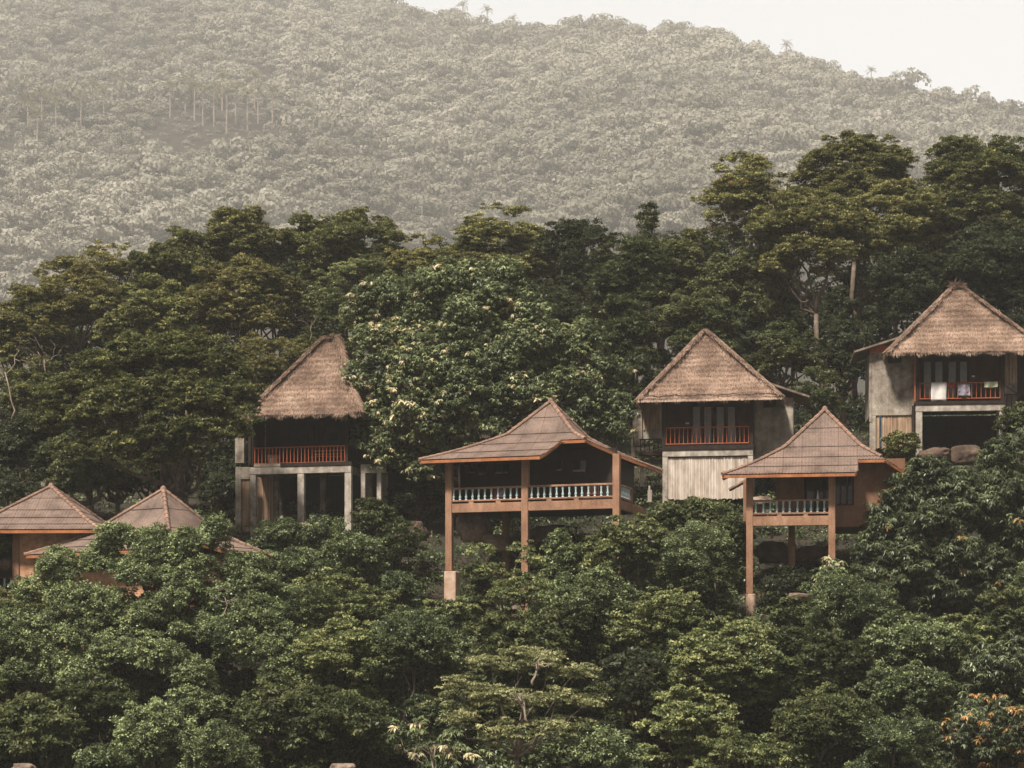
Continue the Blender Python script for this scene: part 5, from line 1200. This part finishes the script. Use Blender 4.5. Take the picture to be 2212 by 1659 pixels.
def hut_third():
    H = House('thatched_hut', 'thatched hut at the right edge with tufted peak and laundry on its railing', 'hut', 1814.4, 593.3, .26729, 612, 1108, 126, 6, 'thatched huts on the slope')
    L = H.L; zt = L(640, 1052)[1]; W = L(1335, 1100)[0]
    b_ = MB(); b_.box(0, W, 0, .3, 0, zt); b_.build('concrete_beam', M['concrete_pale'], H.root, .02)
    for a, c, bo in ((615, 667, 1500), (1290, 1335, 1500)):
        p = MB(); x0 = L(a, 1200)[0]; x1 = L(c, 1200)[0]; p.box(x0, x1, .02, .32, L(a, bo)[1]-.3, -.002); p.build('pillar', M['concrete_pale'], H.root, .02)
    x0_ = L(1265, 0, 4)[0]; p = MB(); p.box(x0_, x0_+.3, 4, 4.3, L(1280, 1340, 4)[1], zt-.05); p.build('pillar', M['concrete'], H.root, .02)
    w = MB(); w.box(.1, W+.4, 4.8, 5, -3.5, zt-.1); w.box(-.2, -.05, .3, 5, -3.2, zt); w.build('cellar_wall', M['wood_dark'], H.root)
    zf = L(640, 1026)[1]; ztop = L(640, 640)[1]+.1
    fl = MB(); fl.box(-.08, W+.02, -.06, 5, zt+.005, zf); fl.build('floor', M['wood_dark'], H.root)
    for a in (612, 1298):
        p = MB(); H.bx(p, a, a+30, 645, 1025, .02, .22); p.build('veranda_post', M['wood_dark'], H.root)
    slat_rail(H, L(645, 0)[0], L(1299, 0)[0], .06, L(700, 872)[1], L(700, 1006)[1], 18)
    w = MB(); w.box(.1, W, 1.9, 2.05, zf, ztop+.5); w.build('room_wall', M['wood_brown'], H.root)
    w = MB(); w.box(0, W+2, 2.06, 5, zf, ztop+.3); w.build('rooms', M['wood_dark'], H.root)
    glass_doors(H, ((678,735),(771,828),(878,935),(971,1026)), 705, 1010, 1.9, 655, 1045)
    s = MB(); H.bx(s, 1065, 1090, 814, 828, 1.82, .05); s.build('wall_lamp', M['white_cloth'], H.root)
    s = MB(); H.bx(s, 600, 612, 660, 1045, -.02, .1); s.build('red_corner_board', M['rail_red'], H.root)
    y = .5
    s = MB(); xa = L(240, 0, y)[0]; xb = L(612, 0, y)[0]-.02; zlo = L(400, 1138, y)[1]; s.box(xa, xb, y, y+4, zlo, L(400, 628, y)[1]); s.build('concrete_wall', M['concrete'], H.root, .02)
    s = MB(); H.bx(s, 241, 291, 1139, 1420, y+.002, .35); s.box(xa-.03, xa+.14, y-.03, y+.2, zlo-.4, L(400, 640, y)[1]); s.build('corner_column', M['concrete'], H.root, .02)
    plank_panel('bamboo_wall', H, L(296, 0, y)[0], L(606, 0, y)[0], y+.12, L(450, 1400, y)[1], zlo-.002, 'bamboo', 6, .1)
    s = MB(); H.bx(s, 318, 334, 1140, 1390, y+.02, .03); s.build('blue_strip', M['blue_drum'], H.root)
    s = MB(); H.bx(s, 385, 497, 655, 715, y-.05, .045); s.build('vent', M['wood_dark'], H.root)
    s = MB(); zz = L(300, 628, y)[1]; s.box(xa, xb-.3, y+.05, y+.2, zz+.002, zz+.45); s.build('gable_board', M['rail_red'], H.root)
    lean_to(H, ((115, 618), (520, 488)), .12, y-.5, y+4)
    # right bay
    y = 1.2
    plank_panel('plank_wall', H, L(1332, 0, y)[0], L(1432, 0, y)[0], y, L(1380, 885, y)[1], ztop+.1, 'bamboo', 9, .2)
    s = MB(); H.bx(s, 1332, 1432, 886, 1085, y+.01, .08); s.build('grey_panel', M['concrete'], H.root)
    s = MB(); H.bx(s, 1330, 1600, 962, 972, .8, .07); [H.bx(s, 1345+i*38, 1352+i*38, 972, 1090, .8, .05) for i in range(6)]; s.beam((L(1325,0,.8)[0], .84, L(1325,890,.8)[1]), (L(1440,0,.8)[0], .84, L(1440,962,.8)[1]), .06, .06); H.bx(s, 1335, 1600, 1090, 1108, .6, 1.2); s.build('stair_rail', M['wood_brown'], H.root)
    s = MB(); H.bx(s, 1380, 1600, 1112, 1220, .7, .4); s.build('stair_base', M['concrete'], H.root)
    yf = -1.2; x0 = L(372, 655, yf)[0]; ze = L(800, 625, yf)[1]; cy = 2.6; xm, za = L(950, 92, cy); x1 = 2*xm-x0+.3
    thatched_roof(H, x0, x1, yf, 6.4, ze, xm-.25, xm+.25, cy, za, 12, tuft=1)
    cloth_on_rail(H, 737, 862, 873, 1022, 'white towel hanging over the red railing of the last hut', 'white_cloth', 1)
    cloth_on_rail(H, 869, 946, 873, 914, 'dark red cloth beside the white towel on the last hut railing', 'red_cloth', 2)
    cloth_on_rail(H, 955, 1052, 884, 985, 'crumpled blue and pink garment on the last hut railing', 'blue_cloth', 3, .07)
    cloth_on_rail(H, 1165, 1275, 866, 916, 'pale green shirt at the right end of the last hut railing', 'green_cloth', 5, .05)
    return H

HC = pavilion_centre(); HR = pavilion_right(); pavilion_left(); pavilion_corner(); H1 = hut_first(); H2 = hut_second(); H3 = hut_third()

# ------------------------------------------------------------ boulders
def boulder(px, py, Y, rx, ry, label, seed, dy=1.0):
    import bmesh
    p = P(px, py, Y); k = Y/F; bm = bmesh.new(); bmesh.ops.create_icosphere(bm, subdivisions=4, radius=1)
    for v in bm.verts:
        c = v.co.normalized(); d = 1+.28*noise.noise(c*1.3+Vector((seed*3.1, 0, 0)))+.12*noise.noise(c*3.5+Vector((seed, 5, 0)))+.04*noise.noise(c*10)
        q = c*d; q = Vector((max(-.85, min(.85, q.x)), q.y, max(-.7, min(.82, q.z)))); v.co = Vector((q.x*rx*k, q.y*dy*rx*k, q.z*ry*k))
    me = bpy.data.meshes.new('boulder'); bm.to_mesh(me); bm.free(); me.shade_smooth()
    o = link_mesh('boulder', me, M['rock_dark' if seed in (3,4,5,6,7,9,10) else 'rock'], None); o.location = p; o.rotation_euler = (0, 0, seed); tag(o, label, 'boulder', 'boulders on the slope'); return o
boulder(1025, 1140, 113.5, 36, 45, 'pale rounded boulder under the left bay of the centre pavilion', 1)
boulder(1065, 1175, 113.0, 30, 24, 'low boulder right of the pale rounded one under the centre pavilion', 2)
boulder(1190, 1160, 114, 52, 30, 'flat grey boulder under the right bay of the centre pavilion', 3)
boulder(890, 1150, 114.5, 34, 28, 'brown boulder in the shade left of the centre pavilion', 4)
boulder(1760, 1200, 111.5, 44, 24, 'boulder under the right pavilion behind its rear post', 6)
boulder(1670, 1195, 112, 38, 30, 'dark boulder under the right pavilion near its left post', 7)
boulder(1725, 1290, 107, 26, 11, 'sunlit slab of rock on the slope under the right pavilion', 8)
boulder(2020, 985, 121.5, 40, 20, 'orange brown boulder under the last hut, left of the big one', 9)
boulder(2090, 985, 121, 36, 26, 'big angular boulder under the right part of the last hut', 10)
boulder(1645, 1085, 117.5, 28, 14, 'pale rock between second hut and right pavilion rail', 11)
boulder(675, 1140, 117, 34, 14, 'low rock between the pillars of the first hut', 12)
boulder(740, 1662, 86.5, 30, 16, 'reddish boulder peeping in at the bottom edge', 13)
boulder(50, 1662, 86.5, 26, 16, 'brownish boulder in the bottom left corner', 14)

# ------------------------------------------------------------ air
hz = MB(); hz.box(-1250, 1250, -70, 2460, -22, 1050)
m = bpy.data.materials.new('haze_air'); m.use_nodes = True; t = m.node_tree; t.nodes.clear()
out = t.nodes.new('ShaderNodeOutputMaterial'); pv = t.nodes.new('ShaderNodeVolumePrincipled')
pv.inputs['Color'].default_value = (.97, .955, .925, 1); pv.inputs['Density'].default_value = HAZE; pv.inputs['Anisotropy'].default_value = .1
t.links.new(pv.outputs[0], out.inputs['Volume'])
o = hz.build('haze', m); tag(o, 'pale warm haze filling the air between the viewer and the mountain', 'haze', kind='stuff')
